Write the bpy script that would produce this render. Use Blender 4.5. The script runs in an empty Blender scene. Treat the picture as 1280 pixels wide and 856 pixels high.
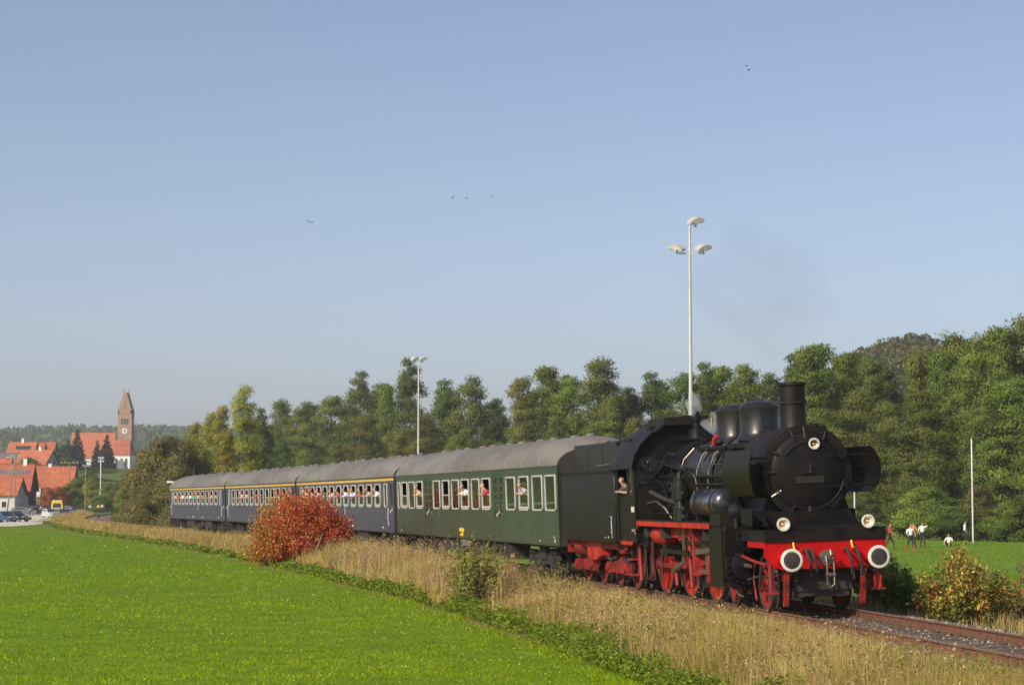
import bpy, bmesh, math, random
import numpy as np
from mathutils import Vector, Matrix

S = bpy.context.scene
COL = S.collection
rnd = random.Random(11)
rng = np.random.default_rng(7)
R = math.radians
PI = math.pi

# ------------------------------------------------------------------ camera
CAM_H = 2.152                      # metres above the rail heads (z = 0)
TILT = math.atan((626.5 - 428) / 2675)
cam_d = bpy.data.cameras.new('camera')
cam = bpy.data.objects.new('camera', cam_d); COL.objects.link(cam)
cam.location = (0, 0, CAM_H)
cam.rotation_euler = (PI / 2 + TILT, 0, 0)
cam_d.sensor_width = 36; cam_d.lens = 2675 / 1280 * 36
cam_d.clip_start = .5; cam_d.clip_end = 12000
S.camera = cam

# ------------------------------------------------------------------ light
SUN_EL, SUN_TO = R(32), Vector((-.65, -.76, 0)).normalized()
W = bpy.data.worlds.new('World'); S.world = W; W.use_nodes = True
wn = W.node_tree.nodes; bgn = wn['Background']
sky = wn.new('ShaderNodeTexSky'); sky.sky_type = 'NISHITA'; sky.sun_disc = False
sky.sun_elevation = SUN_EL
sky.sun_rotation = math.atan2(SUN_TO.x, SUN_TO.y)
sky.air_density = .62; sky.dust_density = 3.2; sky.ozone_density = 1.6; sky.altitude = 500
tint = wn.new('ShaderNodeMix'); tint.data_type = 'RGBA'; tint.blend_type = 'MULTIPLY'; tint.inputs[0].default_value = 1; tint.inputs[7].default_value = (1.25, 1.10, .99, 1)
W.node_tree.links.new(sky.outputs[0], tint.inputs[6]); W.node_tree.links.new(tint.outputs[2], bgn.inputs[0]); bgn.inputs[1].default_value = .13
sd = bpy.data.lights.new('sun', 'SUN'); sd.energy = 4.4; sd.angle = R(.55); sd.color = (1, .90, .74)
sun = bpy.data.objects.new('sun', sd); COL.objects.link(sun)
dirv = Vector((SUN_TO.x * math.cos(SUN_EL), SUN_TO.y * math.cos(SUN_EL), math.sin(SUN_EL)))
sun.rotation_euler = dirv.to_track_quat('Z', 'Y').to_euler()
sun.location = (-30, -20, 40)
S.view_settings.view_transform = 'Standard'; S.view_settings.look = 'None'
S.view_settings.gamma = 1; S.view_settings.exposure = .3; S.view_settings.use_curve_mapping = False
S.render.resolution_x = 1024; S.render.resolution_y = 684

# ------------------------------------------------------------------ helpers
def ray(x, y):
    a = Vector((x - 640, 0, 0)) + Vector((0, -math.sin(TILT), math.cos(TILT))) * (428 - y) + Vector((0, math.cos(TILT), math.sin(TILT))) * 2675
    return a
def at(x, y, Y):
    a = ray(x, y); return Vector((0, 0, CAM_H)) + a * (Y / a.y)
def xat(x, Y): return (x - 640) / 2675 * Y
def zat(y, Y): return at(640, y, Y).z

def tag(o, label=None, cat=None, group=None, kind=None):
    if label: o['label'] = label
    if cat: o['category'] = cat
    if group: o['group'] = group
    if kind: o['kind'] = kind
    return o
def empty(name, loc=(0, 0, 0), rot=(0, 0, 0)):
    o = bpy.data.objects.new(name, None); COL.objects.link(o)
    o.location = loc; o.rotation_euler = rot; o.empty_display_size = .2
    return o
def link(name, me, parent=None, loc=None, rot=None, scale=None):
    o = bpy.data.objects.new(name, me); COL.objects.link(o)
    if parent is not None: o.parent = parent
    if loc is not None: o.location = loc
    if rot is not None: o.rotation_euler = rot
    if scale is not None: o.scale = scale
    return o
def kids(o): return [c for c in bpy.data.objects if c.parent is o]
def tree_of(o):
    return (o, [tree_of(c) for c in kids(o)])
def copy_tree(t, parent=None):
    c = t[0].copy(); COL.objects.link(c)
    c.parent = parent
    for k in t[1]: copy_tree(k, c)
    return c
def smooth01(a, b, x):
    t = np.clip((x - a) / (b - a), 0, 1); return t * t * (3 - 2 * t)

class MB:
    def __init__(s): s.v = []; s.f = []; s.m = []; s.cur = 0
    def mat(s, i): s.cur = i; return s
    def add(s, vs, fs):
        b = len(s.v); s.v += [tuple(p) for p in vs]
        for f in fs: s.f.append(tuple(b + i for i in f)); s.m.append(s.cur)
        return s
    def box(s, x0, x1, y0, y1, z0, z1):
        if x0 > x1: x0, x1 = x1, x0
        if y0 > y1: y0, y1 = y1, y0
        if z0 > z1: z0, z1 = z1, z0
        return s.add([(x0, y0, z0), (x1, y0, z0), (x1, y1, z0), (x0, y1, z0), (x0, y0, z1), (x1, y0, z1), (x1, y1, z1), (x0, y1, z1)],
                     [(0, 3, 2, 1), (4, 5, 6, 7), (0, 1, 5, 4), (1, 2, 6, 5), (2, 3, 7, 6), (3, 0, 4, 7)])
    def lathe(s, prof, o, ax, n=24, caps=True):
        o = Vector(o); ax = Vector(ax).normalized()
        t = Vector((0, 0, 1)) if abs(ax.z) < .9 else Vector((1, 0, 0))
        a = ax.cross(t).normalized(); b = ax.cross(a)
        vs = []; fs = []
        for (h, r) in prof:
            for i in range(n):
                w = 2 * PI * i / n
                vs.append(o + ax * h + (a * math.cos(w) + b * math.sin(w)) * r)
        for k in range(len(prof) - 1):
            for i in range(n):
                j = (i + 1) % n
                fs.append((k * n + i, k * n + j, (k + 1) * n + j, (k + 1) * n + i))
        if caps:
            if prof[0][1] > 1e-4: fs.append(tuple(range(n - 1, -1, -1)))
            if prof[-1][1] > 1e-4: fs.append(tuple((len(prof) - 1) * n + i for i in range(n)))
        return s.add(vs, fs)
    def cyl(s, p0, p1, r0, r1=None, n=12):
        p0 = Vector(p0); p1 = Vector(p1)
        return s.lathe([(0, r0), ((p1 - p0).length, r0 if r1 is None else r1)], p0, p1 - p0, n)
    def tube(s, pts, r, n=8, r1=None):
        pts = [Vector(p) for p in pts]; vs = []; fs = []
        ref = None
        for i, p in enumerate(pts):
            d = (pts[min(i + 1, len(pts) - 1)] - pts[max(i - 1, 0)]).normalized()
            if ref is None:
                ref = d.cross(Vector((0, 0, 1)) if abs(d.z) < .9 else Vector((1, 0, 0))).normalized()
            a = (ref - d * ref.dot(d)).normalized(); b = d.cross(a); ref = a
            rr = r if r1 is None else r + (r1 - r) * i / (len(pts) - 1)
            for k in range(n):
                w = 2 * PI * k / n; vs.append(p + (a * math.cos(w) + b * math.sin(w)) * rr)
        for i in range(len(pts) - 1):
            for k in range(n):
                j = (k + 1) % n
                fs.append((i * n + k, i * n + j, (i + 1) * n + j, (i + 1) * n + k))
        fs.append(tuple(range(n - 1, -1, -1))); fs.append(tuple((len(pts) - 1) * n + k for k in range(n)))
        return s.add(vs, fs)
    def prism(s, poly, axis, a0, a1):
        """poly: 2-D points in the plane of the two other axes (xyz order), extruded along axis."""
        def pt(p, a):
            return {'x': (a, p[0], p[1]), 'y': (p[0], a, p[1]), 'z': (p[0], p[1], a)}[axis]
        n = len(poly)
        vs = [pt(p, a0) for p in poly] + [pt(p, a1) for p in poly]
        fs = [tuple(range(n)), tuple(range(2 * n - 1, n - 1, -1))] + [(i, n + i, n + (i + 1) % n, (i + 1) % n) for i in range(n)]
        return s.add(vs, fs)
    def sheet(s, rows):
        n = len(rows[0]); vs = [p for r in rows for p in r]; fs = []
        for i in range(len(rows) - 1):
            for k in range(n - 1): fs.append((i * n + k, i * n + k + 1, (i + 1) * n + k + 1, (i + 1) * n + k))
        return s.add(vs, fs)
    def mesh(s, name, mats, ang=35, fix=True):
        me = bpy.data.meshes.new(name); me.from_pydata(s.v, [], s.f)
        for m in (mats if isinstance(mats, (list, tuple)) else [mats]): me.materials.append(m)
        me.polygons.foreach_set('material_index', s.m)
        if fix:
            bm = bmesh.new(); bm.from_mesh(me); bmesh.ops.recalc_face_normals(bm, faces=bm.faces); bm.to_mesh(me); bm.free()
        me.polygons.foreach_set('use_smooth', [True] * len(me.polygons))
        me.set_sharp_from_angle(angle=R(ang))
        return me
    def build(s, name, mats, parent=None, ang=35, fix=True):
        return link(name, s.mesh(name, mats, ang, fix), parent)

def np_mesh(name, V, F, mat, col=None, smooth=False, nrm=None):
    V = np.asarray(V, np.float32); F = np.asarray(F, np.int32); k = F.shape[1]
    me = bpy.data.meshes.new(name)
    me.vertices.add(len(V)); me.vertices.foreach_set('co', V.ravel())
    me.loops.add(F.size); me.loops.foreach_set('vertex_index', F.ravel())
    me.polygons.add(len(F)); me.polygons.foreach_set('loop_start', np.arange(0, F.size, k, dtype=np.int32))
    me.polygons.foreach_set('loop_total', np.full(len(F), k, np.int32))
    if smooth: me.polygons.foreach_set('use_smooth', np.ones(len(F), bool))
    if col is not None:
        c = np.ones((len(V), 4), np.float32); c[:, :3] = col
        at_ = me.color_attributes.new('Col', 'FLOAT_COLOR', 'POINT'); at_.data.foreach_set('color', c.ravel())
    me.materials.append(mat)
    me.update(calc_edges=True)
    if nrm is not None: me.normals_split_custom_set_from_vertices(nrm)
    return me

# ------------------------------------------------------------------ materials
def N(nt, t, **kw):
    n = nt.nodes.new(t)
    for k, v in kw.items(): setattr(n, k, v)
    return n
def pm(name, col, rough=.5, metal=0., var=.2, scale=6., bump=0., bscale=40., dirt=None, dirt_amt=0., spec=.5, coat=0., stretch=None):
    m = bpy.data.materials.new(name); m.use_nodes = True; nt = m.node_tree
    b = nt.nodes['Principled BSDF']; L = nt.links.new
    tc = N(nt, 'ShaderNodeTexCoord'); mp = N(nt, 'ShaderNodeMapping'); L(tc.outputs['Object'], mp.inputs[0])
    if stretch: mp.inputs['Scale'].default_value = stretch
    n1 = N(nt, 'ShaderNodeTexNoise'); n1.inputs['Scale'].default_value = scale; n1.inputs['Detail'].default_value = 6; n1.inputs['Roughness'].default_value = .65
    L(mp.outputs[0], n1.inputs['Vector'])
    cr = N(nt, 'ShaderNodeValToRGB')
    lo = tuple(max(0, c * (1 - var)) for c in col) + (1,); hi = tuple(min(1, c * (1 + var)) for c in col) + (1,)
    cr.color_ramp.elements[0].position = .3; cr.color_ramp.elements[1].position = .7
    cr.color_ramp.elements[0].color = lo; cr.color_ramp.elements[1].color = hi
    L(n1.outputs[0], cr.inputs[0]); out = cr.outputs[0]
    if dirt:
        n2 = N(nt, 'ShaderNodeTexNoise'); n2.inputs['Scale'].default_value = scale * .45; n2.inputs['Detail'].default_value = 8
        L(mp.outputs[0], n2.inputs['Vector'])
        r2 = N(nt, 'ShaderNodeValToRGB'); r2.color_ramp.elements[0].position = .45; r2.color_ramp.elements[1].position = .72
        L(n2.outputs[0], r2.inputs[0])
        mx = N(nt, 'ShaderNodeMix', data_type='RGBA'); mu = N(nt, 'ShaderNodeMath', operation='MULTIPLY'); mu.inputs[1].default_value = dirt_amt
        L(r2.outputs[0], mu.inputs[0]); L(mu.outputs[0], mx.inputs[0]); L(out, mx.inputs[6]); mx.inputs[7].default_value = tuple(dirt) + (1,); out = mx.outputs[2]
    L(out, b.inputs['Base Color'])
    rr = N(nt, 'ShaderNodeMapRange'); rr.inputs[3].default_value = max(.03, rough - .12); rr.inputs[4].default_value = min(1, rough + .15)
    L(n1.outputs[0], rr.inputs[0]); L(rr.outputs[0], b.inputs['Roughness'])
    b.inputs['Metallic'].default_value = metal; b.inputs['Specular IOR Level'].default_value = spec; b.inputs['Coat Weight'].default_value = coat
    if bump:
        n3 = N(nt, 'ShaderNodeTexNoise'); n3.inputs['Scale'].default_value = bscale; n3.inputs['Detail'].default_value = 4
        L(mp.outputs[0], n3.inputs['Vector'])
        bp = N(nt, 'ShaderNodeBump'); bp.inputs['Strength'].default_value = bump; bp.inputs['Distance'].default_value = .02
        L(n3.outputs[0], bp.inputs['Height']); L(bp.outputs[0], b.inputs['Normal'])
    return m
def leafmat(name, trans=.35, hue=.03, val=.35, rough=.55, spec=.25):
    """colour from the mesh's Col attribute, a little different for each object; light passes through the leaves"""
    m = bpy.data.materials.new(name); m.use_nodes = True; nt = m.node_tree; L = nt.links.new
    b = nt.nodes['Principled BSDF']; out = nt.nodes['Material Output']
    a = N(nt, 'ShaderNodeAttribute', attribute_name='Col'); oi = N(nt, 'ShaderNodeObjectInfo'); hs = N(nt, 'ShaderNodeHueSaturation')
    r1 = N(nt, 'ShaderNodeMapRange'); r1.inputs[3].default_value = .5 - hue; r1.inputs[4].default_value = .5 + hue * .6
    r2 = N(nt, 'ShaderNodeMapRange'); r2.inputs[3].default_value = 1 - val; r2.inputs[4].default_value = 1 + val
    mu = N(nt, 'ShaderNodeMath', operation='MULTIPLY'); mu.inputs[1].default_value = 7.13
    fr = N(nt, 'ShaderNodeMath', operation='FRACT')
    L(oi.outputs['Random'], r1.inputs[0]); L(oi.outputs['Random'], mu.inputs[0]); L(mu.outputs[0], fr.inputs[0]); L(fr.outputs[0], r2.inputs[0])
    L(r1.outputs[0], hs.inputs['Hue']); L(r2.outputs[0], hs.inputs['Value']); L(a.outputs['Color'], hs.inputs['Color'])
    L(hs.outputs[0], b.inputs['Base Color']); b.inputs['Roughness'].default_value = rough; b.inputs['Specular IOR Level'].default_value = spec
    t = N(nt, 'ShaderNodeBsdfTranslucent'); L(hs.outputs[0], t.inputs[0])
    mx = N(nt, 'ShaderNodeMixShader'); mx.inputs[0].default_value = trans
    L(b.outputs[0], mx.inputs[1]); L(t.outputs[0], mx.inputs[2]); L(mx.outputs[0], out.inputs[0])
    return m
def glassmat(name, col=(.02, .025, .025), rough=.03, alpha=.75):
    """dark tinted pane: reflects, lets some of the inside through"""
    m = bpy.data.materials.new(name); m.use_nodes = True; nt = m.node_tree; L = nt.links.new
    b = nt.nodes['Principled BSDF']; b.inputs['Base Color'].default_value = col + (1,); b.inputs['Roughness'].default_value = rough
    b.inputs['IOR'].default_value = 1.9; b.inputs['Alpha'].default_value = alpha
    return m

M = {}
M['black'] = pm('black_paint', (.0055, .005, .0054), .42, 0, .35, 3, .06, 30, (.016, .012, .010), .7, spec=.18)
M['black_gloss'] = pm('black_gloss', (.010, .011, .014), .22, 0, .25, 3, .03, 25, (.018, .015, .014), .4, coat=.15)
M['boiler'] = pm('boiler_black', (.011, .012, .015), .30, 0, .3, 2.5, .05, 22, (.019, .016, .014), .7, spec=.4)
M['smokebox'] = pm('smokebox_black', (.007, .006, .006), .5, 0, .3, 4, .12, 30, (.018, .013, .010), .7, spec=.2)
M['red'] = pm('locomotive_red', (.40, .022, .011), .45, 0, .3, 5, .04, 30, (.05, .012, .009), .85, spec=.3)
M['red_dirty'] = pm('dirty_red', (.22, .012, .009), .55, 0, .4, 6, .06, 30, (.03, .014, .011), .95)
M['beam_red'] = pm('buffer_beam_red', (.36, .004, .005), .5, 0, .12, 3, .03, 20, (.22, .005, .005), .5, spec=.15)
M['olive'] = pm('olive_black_green', (.010, .0094, .0046), .5, 0, .25, 2.5, .04, 24, (.017, .0135, .008), .45, spec=.17)
M['steel'] = pm('worn_steel', (.24, .22, .19), .38, .8, .3, 8, .05, 40, (.06, .045, .035), .7)
M['tyre'] = pm('wheel_tyre', (.07, .06, .055), .5, .5, .3, 8, .05, 40)
M['white'] = pm('white_paint', (.52, .51, .46), .5, 0, .08, 5, .02, 30, (.4, .37, .32), .4)
M['yellow'] = pm('yellow_paint', (.75, .48, .02), .5, 0, .12, 5)
M['brass'] = pm('brass', (.55, .38, .12), .35, .9, .2, 8)
M['lens'] = pm('lamp_reflector', (.78, .72, .56), .12, .4, .1, 20, coat=.6)
M['green_coach'] = pm('green_coach_paint', (.030, .052, .037), .34, 0, .15, 1.2, .02, 12, (.036, .04, .025), .5, coat=.08)
M['blue_coach'] = pm('blue_coach_paint', (.047, .044, .09), .36, 0, .15, 1.2, .02, 12, (.055, .05, .065), .5, coat=.1)
M['roof_grey'] = pm('coach_roof_grey', (.14, .133, .122), .6, 0, .22, 1.1, .04, 10, (.06, .053, .046), .6, stretch=(.3, 1.5, 1.5))
M['underframe'] = pm('underframe_grime', (.022, .019, .017), .75, 0, .4, 5, .08, 30)
M['alu'] = pm('aluminium_frame', (.52, .52, .49), .45, .3, .12, 10)
M['stripe'] = pm('yellow_stripe', (.56, .36, .05), .5, 0, .12, 4)
M['inside'] = pm('coach_interior', (.10, .075, .05), .7, 0, .3, 3)
M['curtain'] = pm('curtain', (.55, .42, .12), .8, 0, .2, 10)
M['glass'] = glassmat('coach_glass', (.01, .012, .011), .02, .93)
M['rubber'] = pm('black_rubber', (.015, .015, .015), .7, 0, .3, 10)
M['rust'] = pm('rusty_rail', (.14, .062, .033), .75, .2, .35, 12, .1, 50, (.07, .035, .022), .7)
M['railtop'] = pm('polished_rail', (.36, .27, .21), .4, .8, .2, 20)
M['sleeper'] = pm('old_sleeper', (.075, .055, .042), .85, 0, .35, 8, .2, 40, (.12, .1, .08), .5)
M['ballast'] = pm('ballast', (.15, .115, .085), .95, 0, .45, 14, .6, 26, (.09, .062, .045), .6)
M['galv'] = pm('galvanised_pole', (.42, .43, .42), .5, .2, .12, 6)
M['coal'] = pm('coal', (.012, .012, .013), .4, 0, .4, 20, .5, 30)
M['bark'] = pm('bark', (.075, .06, .045), .9, 0, .4, 6, .4, 20)
M['paleBark'] = pm('pale_bark', (.26, .23, .18), .9, 0, .3, 6, .3, 20)
M['wood_pole'] = pm('weathered_pole', (.20, .16, .12), .85, 0, .25, 6, .1, 30)
M['tile'] = pm('red_roof_tiles', (.27, .078, .036), .8, 0, .4, .9, .1, 6, (.33, .09, .04), .5)
M['tile2'] = pm('orange_roof_tiles', (.31, .095, .042), .8, 0, .4, 1.1, .1, 6, (.36, .11, .05), .5)
M['slate'] = pm('grey_roof', (.11, .10, .105), .7, 0, .25, 1, .1, 6)
M['plaster'] = pm('white_plaster', (.66, .65, .62), .85, 0, .08, .6, .05, 8, (.5, .48, .44), .4)
M['greywall'] = pm('grey_plaster', (.42, .44, .47), .85, 0, .1, .6)
M['darkwood_and_shade'] = pm('dark_timber_and_shade', (.035, .026, .02), .8, 0, .3, 3)  # dark timber; also colours walls that only look dark in shade
M['brick'] = pm('tower_brick', (.26, .175, .12), .9, 0, .18, .7, .1, 5, (.22, .14, .1), .5)
M['pane'] = pm('window_pane', (.03, .035, .045), .12, 0, .2, 3)
M['path'] = pm('gravel_path', (.46, .42, .36), .95, 0, .15, .6, .2, 6)
M['leaf'] = leafmat('broad_leaves', .42, .018, .2, .6, .12)
M['needle'] = leafmat('conifer_needles', .1, .02, .25)
M['bushleaf'] = leafmat('bush_leaves', .3, .01, .1)
M['grass'] = leafmat('field_grass', .4, 0, 0, .6, .08)
M['dry'] = leafmat('dry_grass', .35, 0, 0, .8, .06)
M['herb'] = leafmat('herb_leaves', .4, 0, 0, .6, .12)

# ------------------------------------------------------------------ the line of the track (l = metres back from the front buffers)
CANT = .037
def _line():
    pts = {}
    X, Y, th = 6.265, 41.332, .154
    d = .25; l = 0; out = [(0, X, Y, th)]
    while l < 470:
        k = .0034 if l < 18.6 else .0008 if l < 124 else -.0008 if l < 330 else -.002
        X -= math.sin(th + k * d / 2) * d; Y += math.cos(th + k * d / 2) * d; th += k * d; l += d
        out.append((l, X, Y, th))
    pre = [(-q, 6.265 + math.sin(.154) * q, 41.332 - math.cos(.154) * q, .154) for q in np.arange(80, 0, -.25)]
    return np.array(pre + out)
LINE = _line()
def track(l):
    i = np.interp(l, LINE[:, 0], np.arange(len(LINE)))
    return tuple(np.interp(i, np.arange(len(LINE)), LINE[:, c]) for c in (1, 2, 3))
def tpoint(l, lat, z):
    X, Y, th = track(l)
    return Vector((X + math.cos(th) * lat - z * CANT * math.cos(th), Y + math.sin(th) * lat - z * CANT * math.sin(th), z + lat * CANT))
_LS = LINE[::6]
def tdist(X, Y):
    """signed distance from the track centre (positive on the side of the sports pitch)"""
    X = np.atleast_1d(np.asarray(X, float)); Y = np.atleast_1d(np.asarray(Y, float)); out = np.empty(X.shape)
    xf, yf, of = X.ravel(), Y.ravel(), out.ravel()
    for a in range(0, len(xf), 20000):
        x = xf[a:a + 20000, None]; y = yf[a:a + 20000, None]
        dx = x - _LS[None, :, 1]; dy = y - _LS[None, :, 2]
        i = np.argmin(dx * dx + dy * dy, 1); r = np.arange(len(i)); th = _LS[i, 3]
        ddx, ddy = dx[r, i], dy[r, i]
        lat = ddx * np.cos(th) + ddy * np.sin(th); full = np.hypot(ddx, ddy)
        of[a:a + 20000] = np.where(full > 1.5 * np.abs(lat) + 2, np.sign(lat) * full, lat)
    return out
def vnoise(x, y, s, seed=0):
    x = np.asarray(x, float) / s + seed * 17.3; y = np.asarray(y, float) / s + seed * 9.1
    xi, yi = np.floor(x), np.floor(y); fx, fy = x - xi, y - yi
    fx = fx * fx * (3 - 2 * fx); fy = fy * fy * (3 - 2 * fy)
    def h(a, b):
        v = np.sin(a * 127.1 + b * 311.7 + seed * 3.7) * 43758.5453; return v - np.floor(v)
    return (h(xi, yi) * (1 - fx) + h(xi + 1, yi) * fx) * (1 - fy) + (h(xi, yi + 1) * (1 - fx) + h(xi + 1, yi + 1) * fx) * fy
def zg(X, Y, d=None):
    X = np.atleast_1d(np.asarray(X, float)); Y = np.atleast_1d(np.asarray(Y, float))
    if d is None: d = tdist(X, Y)
    left = -.32 - .18 * smooth01(2.2, 5, -d)
    right = -.34 - .92 * smooth01(2.6, 10, d)
    z = np.where(d < 0, left, right)
    z = z + (-.65 - z) * smooth01(200, 320, Y) * smooth01(2.5, 8, np.abs(d))
    z = z + (vnoise(X, Y, 6, 1) - .5) * .10 * smooth01(6, 9, np.abs(d)) + (vnoise(X, Y, 19, 2) - .5) * .16 * smooth01(8, 16, np.abs(d))
    vl = smooth01(.02, .10, -X / np.maximum(Y, 1)); z = z + (.5 * smooth01(310, 400, Y) + 12 * smooth01(400, 640, Y)) * vl
    z = z + 32 * smooth01(0, 240, -X - .31 * np.maximum(Y, 0) - 12)  # unseen hillside left of the view, raised so the coach panes reflect green
    r1 = 1350 + 120 * np.sin(X / 400)
    z = z + (46 + 9 * np.sin(X / 260 + 1) + 5 * np.sin(X / 90)) * smooth01(r1, 2150, Y)
    z = z + 43.5 * np.exp(-((X - 116) / 46) ** 2 - ((Y - 620) / 70) ** 2)
    return z
def zg1(x, y): return float(zg([x], [y])[0])
EDGE = -5.9
def edge_of(X, Y): return EDGE + (vnoise(X, Y, 2.3, 4) - .5) * .7 + (vnoise(X, Y, 9, 5) - .5) * .7

def _ground():
    ys = np.concatenate([np.linspace(-420, 8, 24), np.geomspace(9, 330, 250), np.geomspace(338, 5200, 90)])
    xs = np.sinh(np.linspace(-8.2, 8.2, 201)) * 1.6
    Xg, Yg = np.meshgrid(xs, ys); d = tdist(Xg, Yg); Z = zg(Xg, Yg, d.ravel()) if False else zg(Xg.ravel(), Yg.ravel(), d.ravel()).reshape(Xg.shape)
    V = np.stack([Xg, Yg, Z], -1).reshape(-1, 3)
    ny, nx = Xg.shape; i = np.arange((ny - 1) * nx).reshape(ny - 1, nx)[:, :-1].ravel()
    F = np.stack([i, i + 1, i + nx + 1, i + nx], 1)
    field = np.array((.10, .175, .006)); soil = np.array((.15, .115, .055)); pitch = np.array((.11, .19, .015)); wood = np.array((.035, .045, .016))
    ef = edge_of(Xg, Yg)
    c = np.empty(Xg.shape + (3,)); c[:] = field
    m = ((d > ef) & (d < 5.5))[..., None]; c = np.where(m, soil, c)
    c = np.where((d >= 5.5)[..., None], pitch, c)
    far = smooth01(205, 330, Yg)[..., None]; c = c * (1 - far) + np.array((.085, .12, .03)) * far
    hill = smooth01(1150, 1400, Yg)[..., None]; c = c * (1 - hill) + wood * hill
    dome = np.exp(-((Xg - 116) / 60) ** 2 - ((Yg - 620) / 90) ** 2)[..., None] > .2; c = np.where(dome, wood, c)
    mt = bpy.data.materials.new('ground_soil_and_turf'); mt.use_nodes = True; nt = mt.node_tree; L = nt.links.new; b = nt.nodes['Principled BSDF']
    a = N(nt, 'ShaderNodeAttribute', attribute_name='Col'); geo = N(nt, 'ShaderNodeNewGeometry')
    n1 = N(nt, 'ShaderNodeTexNoise'); n1.inputs['Scale'].default_value = 1.3; n1.inputs['Detail'].default_value = 9; n1.inputs['Roughness'].default_value = .7
    L(geo.outputs['Position'], n1.inputs['Vector'])
    hs = N(nt, 'ShaderNodeHueSaturation'); mr = N(nt, 'ShaderNodeMapRange'); mr.inputs[1].default_value = .25; mr.inputs[2].default_value = .75; mr.inputs[3].default_value = .62; mr.inputs[4].default_value = 1.35
    L(n1.outputs[0], mr.inputs[0]); L(mr.outputs[0], hs.inputs['Value']); L(a.outputs['Color'], hs.inputs['Color'])
    L(hs.outputs[0], b.inputs['Base Color']); b.inputs['Roughness'].default_value = .95; b.inputs['Specular IOR Level'].default_value = .1
    n2 = N(nt, 'ShaderNodeTexNoise'); n2.inputs['Scale'].default_value = 9; n2.inputs['Detail'].default_value = 5; L(geo.outputs['Position'], n2.inputs['Vector'])
    bp = N(nt, 'ShaderNodeBump'); bp.inputs['Strength'].default_value = .7; bp.inputs['Distance'].default_value = .06; L(n2.outputs[0], bp.inputs['Height']); L(bp.outputs[0], b.inputs['Normal'])
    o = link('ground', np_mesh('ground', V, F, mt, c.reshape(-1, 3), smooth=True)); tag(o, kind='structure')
_ground()

# ------------------------------------------------------------------ track bed, rails, sleepers, ballast stones
def strip(name, ls, prof, mats, parent=None, cant=True, base=0.):
    mb = MB(); rows = []
    for l in ls:
        X, Y, th = track(l)
        rows.append([(X + math.cos(th) * a, Y + math.sin(th) * a, z + base + (a * CANT if cant else 0)) for a, z in prof])
    mb.sheet(rows); return mb.build(name, mats, parent, 40)
LSN = list(np.arange(-40, 140, 1.0)) + list(np.arange(140, 440, 3.0))
bed = strip('track_bed', LSN, [(-3.0, -.47), (-2.2, -.30), (-1.75, -.20), (-1.3, -.175), (-.9, -.19), (0, -.20), (.9, -.19), (1.3, -.175), (1.75, -.20), (2.3, -.31), (3.2, -.56)], M['ballast'])
tag(bed, kind='structure')
trk = empty('railway_track', tpoint(0, 0, 0)); tag(trk, 'rusty railway track running from the village under the steam train', 'track')
INV = Matrix.Translation(-trk.location)
def rail(side):
    c = .7175 + .036; mb = MB(); rows = []
    prof = [(-.065, -.155), (.065, -.155), (.065, -.14), (.012, -.12), (.012, -.035), (.036, -.025), (.036, -.003), (.026, 0), (-.026, 0), (-.036, -.003), (-.036, -.025), (-.012, -.035), (-.012, -.12), (-.065, -.14), (-.065, -.155)]
    for l in LSN:
        X, Y, th = track(l)
        rows.append([Vector((X + math.cos(th) * (side * c + a), Y + math.sin(th) * (side * c + a), z + (side * c + a) * CANT)) - trk.location for a, z in prof])
    mb.sheet(rows)
    n = len(prof) - 1
    mb.m = [1 if (i % n) == 7 else 0 for i in range(len(mb.f))]
    return mb.build('rail', [M['rust'], M['railtop']], trk, 30)
rail(-1); rail(1)
sm = MB().box(-.13, .13, -1.28, 1.28, -.30, -.158)
for s_ in (-1, 1):
    for o_ in (-1, 1): sm.box(-.08, .08, s_ * .753 + o_ * .11 - .035, s_ * .753 + o_ * .11 + .035, -.158, -.118)
sm = sm.mesh('sleeper', M['sleeper'])
for i in range(286):
    l = -21 + i * .63; X, Y, th = track(l)
    link('sleeper', sm, trk, Vector((X, Y, 0)) - trk.location, (CANT * .999, 0, math.atan2(-math.cos(th), math.sin(th)) + rnd.uniform(-.012, .012)))
def stones():
    n = 10000
    l = np.where(rng.random(n) < .75, rng.uniform(-22, 6, n), rng.uniform(6, 60, n)); a = rng.uniform(-2.7, 2.7, n)
    X, Y, th = track(l)
    zt = np.interp(a, [-3, -2.2, -1.75, -1.3, -.9, 0, .9, 1.3, 1.75, 2.3, 3.2], [-.47, -.30, -.20, -.175, -.19, -.20, -.19, -.175, -.20, -.31, -.56]) + a * CANT
    c = np.stack([X + np.cos(th) * a, Y + np.sin(th) * a, zt + .01], 1)
    oc = np.array([(1, 0, 0), (-1, 0, 0), (0, 1, 0), (0, -1, 0), (0, 0, 1), (0, 0, -1)], float)
    V = c[:, None, :] + oc[None] * rng.uniform(.02, .05, (n, 6, 1)) + rng.normal(0, .008, (n, 6, 3))
    f = np.array([(0, 2, 4), (2, 1, 4), (1, 3, 4), (3, 0, 4), (2, 0, 5), (1, 2, 5), (3, 1, 5), (0, 3, 5)])
    F = (np.arange(n)[:, None, None] * 6 + f[None]).reshape(-1, 3)
    v = rng.uniform(.5, 1.5, (n, 1)); base = np.where(rng.random((n, 1)) < .35, np.array([[.26, .24, .21]]), np.array([[.15, .11, .08]])) * v
    m = leafmat('ballast_stone', 0, 0, 0, .95, .2)
    o = link('ballast_stones', np_mesh('ballast_stones', V.reshape(-1, 3), F, m, np.repeat(base, 6, 0)))
    tag(o, 'loose grey and brown ballast stones between the rails', 'ballast', kind='stuff')
stones()
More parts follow.
